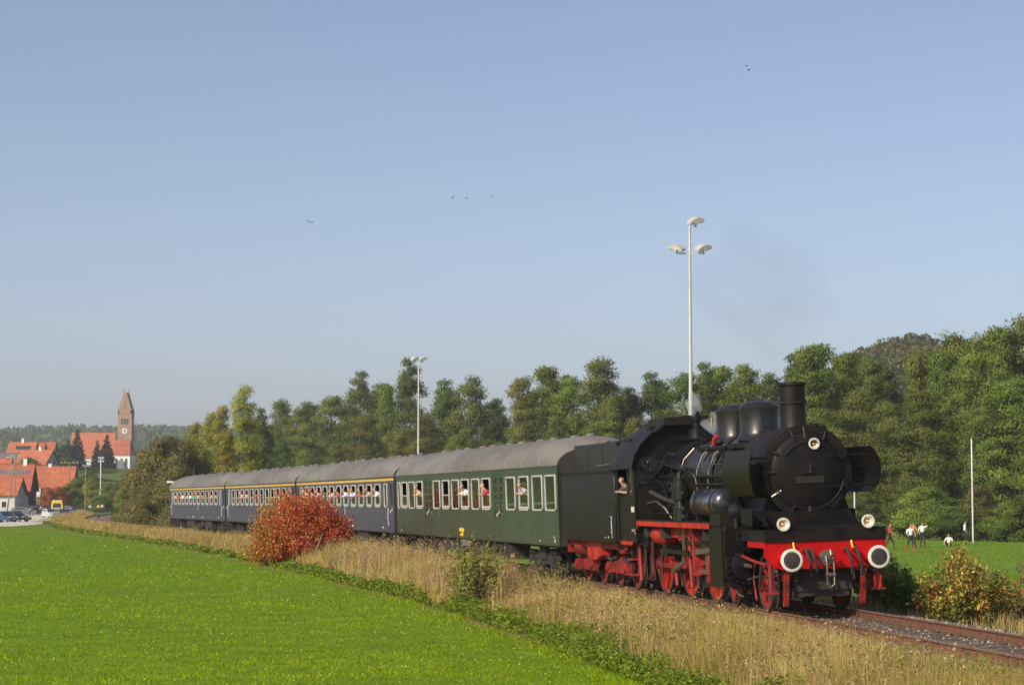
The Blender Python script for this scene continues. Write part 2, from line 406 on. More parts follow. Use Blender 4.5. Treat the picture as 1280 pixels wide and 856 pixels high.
def ground_strip(name, pts, mat, lift):
    """pts: (x, y, half width) on the ground; fine cross rows so that the sheet follows the ground"""
    P = []
    for (x0, y0, w0), (x1, y1, w1) in zip(pts[:-1], pts[1:]):
        for k in range(14): t = k / 14; P.append((x0 + (x1 - x0) * t, y0 + (y1 - y0) * t, w0 + (w1 - w0) * t))
    P.append(pts[-1]); mb = MB(); rows = []
    for i, (x, y, w) in enumerate(P):
        a = P[max(i - 1, 0)]; b = P[min(i + 1, len(P) - 1)]; dx, dy = b[0] - a[0], b[1] - a[1]; q = math.hypot(dx, dy) or 1
        row = []
        for j in range(7):
            s = (j - 3) / 3 * w * (1 + .12 * (float(vnoise([x], [y], 9, 8)[0]) - .5)); px, py = x - dy / q * s, y + dx / q * s
            row.append((px, py, zg1(px, py) + lift))
        rows.append(row)
    mb.sheet(rows); o = mb.build(name, mat, None, 60); tag(o, kind='structure'); return o
ground_strip('gravel_path', [(-64, 170, 3.2), (-58, 200, 3.2), (-56, 232, 3.2), (-60, 262, 3.2), (-68, 310, 3), (-76, 350, 3), (-88, 392, 3)], M['path'], .05)
ground_strip('village_street', [(-90, 398, 3), (-105, 415, 9), (-140, 428, 9)], M['path'], .07)

# ------------------------------------------------------------------ vehicles: local x forward, y to the pitch side, z up; u = -x is the distance behind the front end
def vehicle(name, l0, l1):
    A = Vector(track(l0)[:2]); B = Vector(track(l1)[:2]); f = (A - B).normalized()
    return empty(name, (A.x, A.y, 0), (CANT, 0, math.atan2(f.y, f.x)))
class UB(MB):
    """mesh builder in (u, y, z)"""
    def ubox(s, u0, u1, y0, y1, z0, z1): return s.box(-u1, -u0, y0, y1, z0, z1)
def U(u, y, z): return Vector((-u, y, z))
def arc(c, r, a0, a1, n): return [(c[0] + r * math.cos(R(a0 + (a1 - a0) * i / n)), c[1] + r * math.sin(R(a0 + (a1 - a0) * i / n))) for i in range(n + 1)]

def spoked_wheel(parent, u, y, r, spokes, side, weight=True, red='red', name='driving_wheel'):
    """wheel on one side of an axle; side is -1 for the verge side"""
    mb = UB(); o = U(u, y, r)
    mb.lathe([(-.05, r - .055), (-.05, r - .13), (.05, r - .13), (.05, r - .055), (-.05, r - .055)], o, (0, 1, 0), 36, False)
    mb.lathe([(-.09, .14 * r / .5), (-.09, 0)], o, (0, 1, 0), 18, False)
    mb.lathe([(-.09, .0), (-.09, .17 * r / .6), (.09, .17 * r / .6), (.09, 0)], o, (0, 1, 0), 18, False)
    for k in range(spokes):
        w = 2 * PI * k / spokes
        d = Vector((math.cos(w), 0, math.sin(w)))
        p0 = o + d * .12 * r; p1 = o + d * (r - .11)
        t = Vector((-math.sin(w), 0, math.cos(w)))
        a, b = .035 * r / .7 + .008, .022 * r / .7 + .008
        vs = []
        for p, q in ((p0, a), (p1, b)):
            for sx, sy in ((-1, -1), (1, -1), (1, 1), (-1, 1)): vs.append(p + t * q * sx + Vector((0, .032 * sy, 0)))
        mb.add(vs, [(0, 1, 5, 4), (1, 2, 6, 5), (2, 3, 7, 6), (3, 0, 4, 7)])
    if weight:
        pts = [(o.x + (r - .1) * math.cos(w), o.z + (r - .1) * math.sin(w)) for w in [R(200 + 70 * i / 8) for i in range(9)]]
        mb.prism(pts, 'y', y - .045, y + .045)
    wh = mb.build(name, M[red], parent)
    t = UB(); t.lathe([(-.065, r - .05), (-.065, r), (.04, r), (.065, r + .028), (.07, r - .05), (-.065, r - .05)] if side < 0 else [(.065, r - .05), (.065, r), (-.04, r), (-.065, r + .028), (-.07, r - .05), (.065, r - .05)], o, (0, 1, 0), 40, False)
    t.build('tyre', M['tyre'], wh)
    return wh
def axle(parent, u, r): UB().cyl(U(u, -.72, r), U(u, .72, r), .085, n=12).build('axle', M['underframe'], parent)

# ------------------------------------------------------------------ steam locomotive
LOCO = vehicle('steam_locomotive', 0, 11.5)
tag(LOCO, 'black steam locomotive with red wheels and red buffer beam heading the train', 'locomotive')
def part(mb, name, mat, parent=None, ang=35): return mb.build(name, M[mat] if isinstance(mat, str) else mat, parent or LOCO, ang)
BZ = 2.75
# smokebox with its front ring
mb = UB(); mb.lathe([(-.03, .82), (0, .91), (.04, .925), (1.72, .925), (1.74, .84)], U(1.56, 0, BZ), (-1, 0, 0), 64, False)
sbx = part(mb, 'smokebox', 'smokebox')
mb = UB(); mb.lathe([(.0, .77), (.015, .92), (-.02, .93), (-.03, .80), (0, .77)], U(1.545, 0, BZ), (-1, 0, 0), 64, False); mb.build('front_ring', M['smokebox'], sbx)
mb = UB()
for k in range(44):
    w = 2 * PI * k / 44; mb.lathe([(0, .018), (.012, .018), (.02, .0)], U(1.535, .845 * math.cos(w), BZ + .845 * math.sin(w)), (1, 0, 0), 6, False)
mb.build('rivets', M['smokebox'], sbx)
# domed door, centre lock, dogs, hinges
mb = UB(); mb.lathe([(0, .78), (.035, .775), (.06, .74), (.10, .60), (.13, .40), (.145, .2), (.15, 0)], U(1.55, 0, BZ), (1, 0, 0), 56, False)
door = part(mb, 'smokebox_door', 'black')
mb = UB(); mb.lathe([(0, .79), (.045, .79), (.05, .755), (.0, .75)], U(1.545, 0, BZ), (1, 0, 0), 56, False); mb.build('door_rim', M['smokebox'], door)
mb = UB(); mb.cyl(U(1.41, 0, BZ), U(1.33, 0, BZ), .05, .04, 12); mb.cyl(U(1.36, -.02, BZ), U(1.35, -.20, BZ - .05), .014); mb.cyl(U(1.35, .0, BZ), U(1.35, .02, BZ + .16), .014); mb.build('door_lock', M['black_gloss'], door)
for w in (20, 62, 112, 150, 180, 212, 245, 270, 296, 330):
    c, s_ = math.cos(R(w)), math.sin(R(w)); mb = UB()
    mb.cyl(U(1.52, .90 * c, BZ + .90 * s_), U(1.46, .69 * c, BZ + .69 * s_), .02, .026, 8); mb.lathe([(0, .04), (.06, .035), (.07, .0)], U(1.5, .765 * c, BZ + .765 * s_), (1, 0, 0), 8)
    mb.build('door_dog', M['steel'] if w in (212, 270) else M['black_gloss'], door)
for z_ in (.3, -.3):
    mb = UB(); mb.ubox(1.42, 1.475, .18, .80, BZ + z_ - .035, BZ + z_ + .035); mb.cyl(U(1.47, .8, BZ + z_ - .08), U(1.47, .8, BZ + z_ + .08), .03); mb.build('door_hinge', M['black'], door)
mb = UB(); mb.tube([U(1.40, .0 + .60 * math.cos(R(w)), BZ + .60 * math.sin(R(w))) for w in range(35, 146, 10)], .014); mb.build('door_handrail', M['black_gloss'], door)
mb = UB(); mb.tube([U(1.42, .74 * math.cos(R(w)), BZ + .74 * math.sin(R(w))) for w in range(195, 346, 10)], .014); mb.build('door_handrail', M['black_gloss'], door)
mb = UB(); mb.ubox(1.385, 1.395, -.30, .30, BZ - .23, BZ - .09); mb.build('number_plate', pm('dull_plate', (.010, .007, .006), .6), door)
# top lamp
def lamp(u, y, z, r, parent=None):
    mb = UB(); mb.lathe([(0, 0), (0, r * .55), (.03, r * .85), (.10, r), (.2, r * 1.02)], U(u, y, z), (1, 0, 0), 24, False); mb.cyl(U(u - .05, y, z - r - .12), U(u - .05, y, z - r * .8), .03)
    o = part(mb, 'headlight', 'black', parent)
    m2 = UB(); m2.lathe([(.195, r * 1.03), (.225, r * 1.03), (.228, r * .80), (.195, r * .80)], U(u, y, z), (1, 0, 0), 28, False); m2.build('white_rim', M['white'], o)
    m3 = UB(); m3.lathe([(.205, r * .82), (.17, r * .55), (.12, 0)], U(u, y, z), (1, 0, 0), 24, False); m3.build('reflector', M['lens'], o)
    m4 = UB(); m4.lathe([(.13, .0), (.13, .028), (.18, .03), (.2, 0)], U(u, y, z), (1, 0, 0), 10, False); m4.build('bulb', M['brass'], o)
lamp(1.60, .12, 3.30, .11); lamp(.72, -.86, 1.74, .128); lamp(.72, .86, 1.74, .128)
mb = UB(); mb.tube([U(1.54, -.05, 3.68), U(1.48, -.04, 3.45), U(1.46, -.12, 3.2), U(1.44, -.22, 2.98)], .011, 6); part(mb, 'lamp_cable', 'steel')
# chimney
mb = UB(); o_ = U(2.30, 0, 3.50)
mb.lathe([(0, .40), (.06, .36), (.13, .29), (.2, .265), (.62, .26), (.63, .285), (.70, .285), (.71, .262), (1.0, .262), (1.01, .30), (1.07, .30), (1.075, .23), (.9, .2)], o_, (0, 0, 1), 40, False)
ch = part(mb, 'chimney', 'smokebox')
mb = UB()
for k in range(24):
    w = 2 * PI * k / 24; mb.lathe([(0, .014), (.012, .0)], o_ + Vector((.285 * math.cos(w), .285 * math.sin(w), .665)), (math.cos(w), math.sin(w), 0), 6, False)
mb.build('rivets', M['black_gloss'], ch)
mb = UB(); mb.cyl(U(2.2, .42, 3.5), U(2.2, .42, 3.72), .09); mb.cyl(U(1.95, .5, 3.58), U(2.5, .55, 3.58), .10); mb.ubox(1.8, 2.1, .28, .66, 3.44, 3.54); part(mb, 'turbo_generator', 'black')
# boiler, bands, firebox
mb = UB(); mb.lathe([(0, .84), (.02, .80), (5.6, .80)], U(3.30, 0, BZ), (-1, 0, 0), 56, False); part(mb, 'boiler_barrel', 'boiler')
for u in (3.38, 4.05, 5.55, 5.72, 7.1, 7.25, 8.2):
    mb = UB(); mb.lathe([(-.03, .80), (-.03, .812), (.03, .812), (.03, .80)], U(u, 0, BZ), (-1, 0, 0), 56, False); part(mb, 'boiler_band', 'steel' if u in (5.55, 5.72, 7.1) else 'black_gloss')
pr = [(-.78, 1.75), (-.86, 2.4)] + arc((0, BZ), .87, 180, 0, 24)[0:] + [(.86, 2.4), (.78, 1.75)]
mb = UB(); mb.prism([(y, z) for y, z in pr], 'x', -8.5, -10.5); part(mb, 'firebox', 'black', ang=30)
# domes
for u, nm in ((4.69, 'sand_dome'), (6.56, 'steam_dome')):
    mb = UB(); mb.lathe([(0, .56), (.10, .47), (.18, .43), (.62, .425), (.70, .44), (.73, .42), (.80, .33), (.84, .18), (.85, 0)], U(u, 0, 3.46), (0, 0, 1), 44, False)
    d_ = part(mb, nm, 'boiler')
    if u < 5:
        mb = UB(); mb.tube([U(4.9, -.42, 3.6), U(5.2, -.7, 3.3), U(5.6, -.84, 2.9), U(5.7, -.86, 2.0)], .025); mb.build('sand_pipe', M['black'], d_)
    else:
        m2 = UB(); m2.ubox(5.55, 5.75, -.22, -.12, 3.55, 4.05); m2.build('valve_box', M['black'], d_); m2 = UB(); m2.cyl(U(6.9, -.45, 3.85), U(6.9, -.45, 4.05), .025); m2.build('brass_cock', M['brass'], d_)
        m2 = UB(); m2.tube([U(6.2, -.62, 3.42), U(6.15, -.62, 3.55), U(6.1, -.55, 3.62)], .05); m2.build('red_valve', M['red'], d_)
mb = UB(); mb.ubox(3.35, 5.0, -.66, -.50, 3.30, 3.40); mb.ubox(5.2, 7.6, -.62, -.48, 3.32, 3.40); mb.cyl(U(3.1, -.2, 3.62), U(3.9, -.2, 3.62), .05); part(mb, 'pipe_casing', 'black')
# safety valves / whistle on the firebox
mb = UB(); mb.lathe([(0, .24), (.06, .21), (.36, .20), (.38, .1), (.55, .1), (.56, .135), (.68, .135), (.69, .075), (.92, .075)], U(9.55, -.1, 3.5), (0, 0, 1), 20); part(mb, 'safety_valve', 'black')
mb = UB(); mb.cyl(U(9.05, .28, 3.5), U(9.05, .28, 3.9), .14); part(mb, 'safety_valve', 'black')
mb = UB(); mb.cyl(U(8.2, .1, 3.5), U(8.2, .1, 3.75), .12); mb.cyl(U(8.5, -.25, 3.5), U(8.5, -.25, 3.68), .08); mb.tube([U(8.0, -.3, 3.55), U(8.6, -.3, 3.62), U(9.4, -.3, 3.62), U(10.4, -.35, 3.6)], .035); part(mb, 'steam_fittings', 'black')
# pipes and handrails along the boiler (verge side)
def pipe(pts, r, mat='black', name='pipe', n=8): return part(UB().tube([U(*p) for p in pts], r, n), name, mat)
pipe([(1.75, -.97, 2.95), (3.3, -.97, 2.95), (6, -.92, 3.0), (10.4, -.98, 3.02)], .013, 'black_gloss', 'handrail')
pipe([(1.75, .97, 2.95), (3.3, .97, 2.95), (10.4, .98, 3.02)], .013, 'black_gloss', 'handrail')
pipe([(3.1, -.93, 2.72), (8.4, -.86, 2.74), (10.4, -.95, 2.75)], .03)
pipe([(4.6, -.86, 2.55), (6.3, -.86, 2.56), (8.3, -.88, 2.5), (10.4, -.98, 2.3)], .035)
for u in (5.95, 6.95): pipe([(u, -.45, 3.43), (u, -.70, 3.20), (u, -.84, 2.85), (u + .02, -.86, 2.5), (u + .05, -.98, 2.25)], .014, 'steel')
pipe([(8.35, -.5, 3.4), (8.4, -.74, 3.15), (8.45, -.86, 2.8), (8.5, -.9, 2.35), (8.9, -1.0, 2.1)], .016, 'steel')
pipe([(7.5, -.92, 2.9), (8.2, -.96, 2.95), (9.2, -1.0, 3.05), (10.2, -1.05, 2.72)], .045, 'black')
pipe([(7.9, -1.0, 2.12), (9.3, -1.02, 2.25), (10.3, -1.1, 2.42)], .055, 'underframe')
pipe([(7.3, -1.05, 2.0), (7.9, -1.02, 1.95), (8.6, -1.02, 1.9), (10.3, -1.05, 1.9)], .03)
mb = UB(); mb.cyl(U(9.1, -.87, 2.0), U(9.1, -1.02, 2.0), .15, n=20); mb.cyl(U(9.6, -.87, 2.9), U(9.6, -.95, 2.9), .08); mb.cyl(U(9.2, -.87, 3.0), U(9.2, -.95, 3.0), .06); mb.cyl(U(8.8, -.87, 2.92), U(8.8, -.96, 2.92), .06); part(mb, 'wash_out_plugs', 'black')
# feedwater heater drum on the running board
mb = UB(); mb.lathe([(0, 0), (.0, .18), (.05, .27), (.12, .33), (1.95, .33), (2.02, .29), (2.07, .18), (2.07, 0)], U(3.35, -1.13, 2.14), (-1, 0, 0), 36, False)
fw = part(mb, 'feedwater_heater', 'black_gloss')
for u in (3.75, 5.0):
    mb = UB(); mb.lathe([(-.02, .332), (-.02, .34), (.02, .34), (.02, .332)], U(u, -1.13, 2.14), (-1, 0, 0), 36, False); mb.ubox(u - .05, u + .05, -1.4, -.9, 1.76, 1.9); mb.build('band', M['black'], fw)
mb = UB(); mb.lathe([(0, .0), (.02, .13), (.1, .16), (.2, .13), (.22, 0)], U(2.55, -1.2, 2.0), (-1, 0, 0), 20, False); mb.cyl(U(2.65, -1.2, 1.65), U(2.65, -1.2, 1.9), .06); part(mb, 'lubricator', 'black_gloss')
# feed pump standing on the running board
mb = UB(); o_ = U(7.2, -1.18, 1.72)
mb.lathe([(0, .12), (.05, .17), (.35, .17), (.36, .11), (.5, .1), (.52, .19), (.9, .19), (.92, .13), (1.0, .13), (1.02, .06), (1.12, .05)], o_, (0, 0, 1), 20)
for a, b in ((.12, .25), (.65, .3), (.30, .2)): mb.cyl(o_ + Vector((.1, 0, a)), o_ + Vector((.28, .05, a)), .06)
mb.cyl(o_ + Vector((-.2, -.05, .2)), o_ + Vector((-.2, -.05, .75)), .05); mb.tube([o_ + Vector((0, .1, 1.0)), o_ + Vector((.15, .2, 1.15)), o_ + Vector((.3, .3, 1.0)), o_ + Vector((.35, .33, .7))], .035)
part(mb, 'feed_pump', 'black_gloss')
for q in range(7):
    z_ = 3.42 - .03 * q; u0 = 3.5 + .55 * q; pipe([(u0, -.60 + .02 * q, z_), (u0 + .8, -.62, z_ - .02), (u0 + 1.0, -.72, z_ - .18), (u0 + 1.02, -.84, z_ - .5 - .05 * q)], .012 + .004 * (q % 3), 'black')
for u, z in ((8.9, 3.25), (9.3, 2.6), (9.7, 2.4), (9.9, 3.1), (10.2, 2.9), (8.75, 2.45)): mb = UB(); mb.lathe([(0, .07), (.06, .075), (.08, .04), (.16, .035)], U(u, -.86 + .1 * max(0, z - 3), z), (0, -1, .2), 10); part(mb, 'valve', 'black_gloss')
pipe([(8.6, -.9, 1.9), (8.9, -1.05, 2.3), (9.3, -1.08, 2.65), (9.8, -1.08, 2.7), (10.5, -1.1, 2.6)], .026); pipe([(8.8, -.98, 1.8), (9.0, -1.1, 2.05), (9.7, -1.12, 2.2), (10.5, -1.15, 2.15)], .022, 'steel')
pipe([(6.5, -.98, 1.8), (6.6, -.95, 2.2), (6.9, -.9, 2.5), (7.6, -.9, 2.6), (8.4, -.92, 2.62)], .028)
# smoke deflectors: bowed plates either side of the smokebox
for s_ in (-1, 1):
    mb = UB(); prof = [(1.20, 2.30), (1.28, 2.42), (1.335, 2.6), (1.36, 2.78), (1.34, 2.96), (1.29, 3.10), (1.22, 3.22)]
    for k, off in enumerate((0, .014)):
        rows = []
        for (y, z) in prof:
            e = .16 * ((z - 2.76) / .46) ** 4
            rows.append([U(1.02 + e + (3.02 - 1.02 - 2 * e) * t, s_ * (y - off), z) for t in (0, .25, .5, .75, 1)])
        mb.sheet(rows)
    d_ = part(mb, 'smoke_deflector', 'olive' if s_ < 0 else 'black')
    mb = UB()
    for u in (1.4, 2.6):
        for z in (2.45, 3.05): mb.cyl(U(u, s_ * .86, z), U(u, s_ * 1.3, z), .02)
    mb.build('bracket', M['black'], d_)
# frame, saddle, front platform
mb = UB(); mb.prism([(-.62, 1.3), (-1.0, 1.74), (-.80, 2.25), (-.5, 2.1), (.5, 2.1), (.80, 2.25), (1.0, 1.74), (.62, 1.3)], 'x', -1.72, -3.2); part(mb, 'smokebox_saddle', 'black')
mb = UB()
for s_ in (-1, 1): mb.ubox(.68, 11.3, s_ * .56, s_ * .60, .62, 1.3)
for u in (4.6, 6.7, 8.9, 11.0): mb.ubox(u, u + .05, -.56, .56, .65, 1.25)
part(mb, 'main_frame', 'underframe')
mb = UB(); mb.ubox(.56, .60, -1.23, 1.23, 1.40, 1.60); mb.ubox(.60, 2.3, -1.25, 1.25, 1.58, 1.63); mb.ubox(.6, 2.2, -1.235, -1.21, 1.405, 1.58); mb.ubox(.6, 2.2, 1.21, 1.235, 1.405, 1.58); part(mb, 'front_platform', 'black')
mb = UB(); mb.prism([(-1.1, 1.62), (-.72, 1.62), (-.74, 1.68), (-1.45, 1.98), (-1.7, 1.96)], 'y', -.8, .8); mb.prism([(-1.75, 1.70), (-1.35, 1.70), (-1.75, 2.0)], 'y', -1.25, -.9); part(mb, 'step_plate', 'black')
mb = UB(); mb.ubox(1.15, 1.9, -1.305, -1.29, 1.74, 2.05); part(mb, 'side_plate', 'black')
# buffer beam
mb = UB(); zb = [(-1.24, 1.40), (-1.24, 1.12), (-1.06, .90), (-.5, .86), (.5, .86), (1.06, .90), (1.24, 1.12), (1.24, 1.40)]
mb.prism(zb, 'x', -.60, -.645); mb.ubox(.645, 1.75, -1.24, -1.20, 1.29, 1.40); mb.ubox(.645, 1.75, 1.20, 1.24, 1.29, 1.40)
beam = part(mb, 'buffer_beam', 'beam_red')
mb = UB()
for y in (-1.15, -1.0, -.5, -.3, .3, .5, 1.0, 1.15):
    for z in (1.33, 1.0): mb.lathe([(0, .016), (.012, .012), (.014, 0)], U(.60, y, z), (1, 0, 0), 6, False)
mb.build('rivets', M['beam_red'], beam)
for s_ in (-1, 1):
    mb = UB(); mb.lathe([(0, .20), (.03, .20), (.035, .14), (.32, .125), (.33, .085), (.56, .085)], U(.60, s_ * .875, 1.06), (1, 0, 0), 24); b_ = part(mb, 'buffer', 'beam_red')
    for k in range(4): pass
    mb = UB(); mb.lathe([(0, .1), (.01, .215), (.035, .222), (.045, .215)], U(.06, s_ * .875, 1.06), (1, 0, 0), 40, False); mb.lathe([(.045, .217), (.050, .205), (.052, .165)], U(.06, s_ * .875, 1.06), (1, 0, 0), 40, False); mb.build('white_ring', M['white'], b_)
    mb = UB(); mb.lathe([(.050, .168), (.062, .12), (.068, .06), (.07, 0)], U(.06, s_ * .875, 1.06), (1, 0, 0), 36, False); mb.build('buffer_face', M['underframe'], b_)
# coupling hook, screw coupling and hoses
mb = UB(); mb.ubox(.40, .62, -.035, .035, 1.0, 1.1); mb.tube([U(.42, 0, 1.05), U(.30, 0, 1.06), U(.25, 0, 1.13), U(.29, 0, 1.2), U(.36, 0, 1.2)], .036, 10); mb.lathe([(0, .15), (.03, .15), (.035, .1)], U(.60, 0, 1.06), (1, 0, 0), 16)
hk = part(mb, 'draw_hook', 'steel')
mb = UB()
for y in (-.07, .07): mb.tube([U(.40, y, 1.1), U(.35, y, .95), U(.36, y, .74)], .02)
mb.cyl(U(.36, -.1, .74), U(.36, .1, .74), .035); mb.tube([U(.36, -.07, .74), U(.36, -.07, .56), U(.36, 0, .50), U(.36, .07, .56), U(.36, .07, .74)], .018); mb.build('screw_link', M['steel'], hk)
for y, c_, h in ((-.47, 0, .48), (-.36, 0, .42), (.36, 0, .45), (.55, 0, .5)):
    mb = UB(); mb.tube([U(.58, y, 1.22), U(.42, y, 1.24), U(.33, y + .03, 1.10), U(.33, y + .08, .95), U(.40, y + .09, 1.2 - h)], .03, 10); hs_ = part(mb, 'brake_hose', 'rubber')
    mb = UB(); mb.cyl(U(.60, y, 1.22), U(.52, y, 1.22), .04); mb.build('hose_tap', M['red'], hs_)
for y in (-.66, .52): mb = UB(); mb.tube([U(.57, y, 1.38), U(.54, y, 1.28), U(.53, y + .03, 1.22)], .02); part(mb, 'yellow_tap_handle', 'yellow')
for s_ in (-1, 1):
    mb = UB(); mb.prism([(-.66, .86), (-.70, .45), (-.80, .14), (-.90, .14), (-.82, .5), (-.76, .86)], 'y', s_ * .74, s_ * .83); mb.ubox(.66, .80, s_ * .55, s_ * .84, .80, .90); part(mb, 'rail_guard', 'red_dirty')
    mb = UB(); mb.ubox(.75, 1.0, s_ * 1.02, s_ * 1.06, .42, 1.3); mb.ubox(.7, 1.02, s_ * .95, s_ * 1.22, .40, .43); mb.tube([U(.72, s_ * 1.1, 1.3), U(.70, s_ * 1.12, .9), U(.70, s_ * 1.12, .5)], .02); part(mb, 'shunter_step', 'red_dirty')
for s_ in (-1, 1):
    mb = UB(); mb.prism([(-.66, .90), (-.66, 1.30), (-1.6, 1.36), (-1.6, .98), (-1.2, .70), (-.9, .66)], 'y', s_ * .60, s_ * .64); part(mb, 'front_frame_plate', 'red_dirty')
    pipe([(.70, s_ * 1.0, 1.0), (1.0, s_ * 1.12, .96), (1.6, s_ * 1.18, 1.02), (2.3, s_ * 1.2, 1.1)], .03, 'red_dirty'); pipe([(.72, s_ * .95, .8), (1.1, s_ * 1.0, .72), (1.7, s_ * 1.05, .7), (2.3, s_ * 1.1, .62)], .025, 'underframe')
    pipe([(.9, s_ * 1.1, 1.36), (.95, s_ * 1.12, 1.15), (1.2, s_ * 1.12, 1.05), (1.5, s_ * 1.1, .5)], .028, 'underframe'); pipe([(1.25, s_ * .98, 1.4), (1.3, s_ * .98, .9), (1.28, s_ * .96, .25)], .022, 'underframe'); pipe([(2.45, s_ * .9, .95), (2.5, s_ * .92, .6), (2.42, s_ * .9, .2)], .022, 'red_dirty')
mb = UB(); mb.cyl(U(.72, 1.05, .98), U(.72, 1.1, .40), .025); mb.cyl(U(.66, 1.12, .66), U(.7, 1.12, .44), .03); part(mb, 'lamp_iron', 'red')
mb = UB(); mb.tube([U(.62, -.62, .92), U(.66, -.1, .84), U(.66, .6, .86)], .03); mb.tube([U(.62, .85, .86), U(.60, .95, .78), U(.60, 1.2, .8)], .02); mb.ubox(.9, 1.2, -.55, .55, .30, .48); mb.ubox(.86, .92, -.6, .6, .42, .9); mb.ubox(.8, .86, -.42, -.1, .34, .36); mb.ubox(.8, .86, .1, .5, .30, .32); part(mb, 'front_underframe', 'underframe')
# bogie and wheels
for u in (2.03, 4.25):
    axle(LOCO, u, .5)
    for s_ in (-1, 1): spoked_wheel(LOCO, u, s_ * .755, .5, 9, s_, False, 'red_dirty', 'leading_wheel')
mb = UB()
for s_ in (-1, 1): mb.prism([(-1.5, .62), (-1.7, .80), (-2.9, .70), (-3.4, .70), (-4.6, .80), (-4.8, .62), (-4.5, .5), (-3.5, .38), (-2.8, .38), (-1.8, .5)], 'y', s_ * .60, s_ * .64)
mb.ubox(2.7, 3.6, -.6, .6, .45, .62); part(mb, 'bogie_frame', 'red_dirty')
DR = (5.80, 7.92, 10.28)
for u in DR:
    axle(LOCO, u, .875)
    for s_ in (-1, 1): spoked_wheel(LOCO, u, s_ * .755, .875, 15, s_)
# brake shoes, sand pipes and springs between the wheels
for u in (6.82, 9.08, 11.25):
    for s_ in (-1, 1):
        mb = UB(); mb.tube([U(u - .05, s_ * .76, 1.25), U(u - .1, s_ * .78, .9), U(u - .05, s_ * .78, .55)], .04); mb.ubox(u - .16, u - .04, s_ * .72, s_ * .82, .65, 1.05); part(mb, 'brake_hanger', 'underframe')
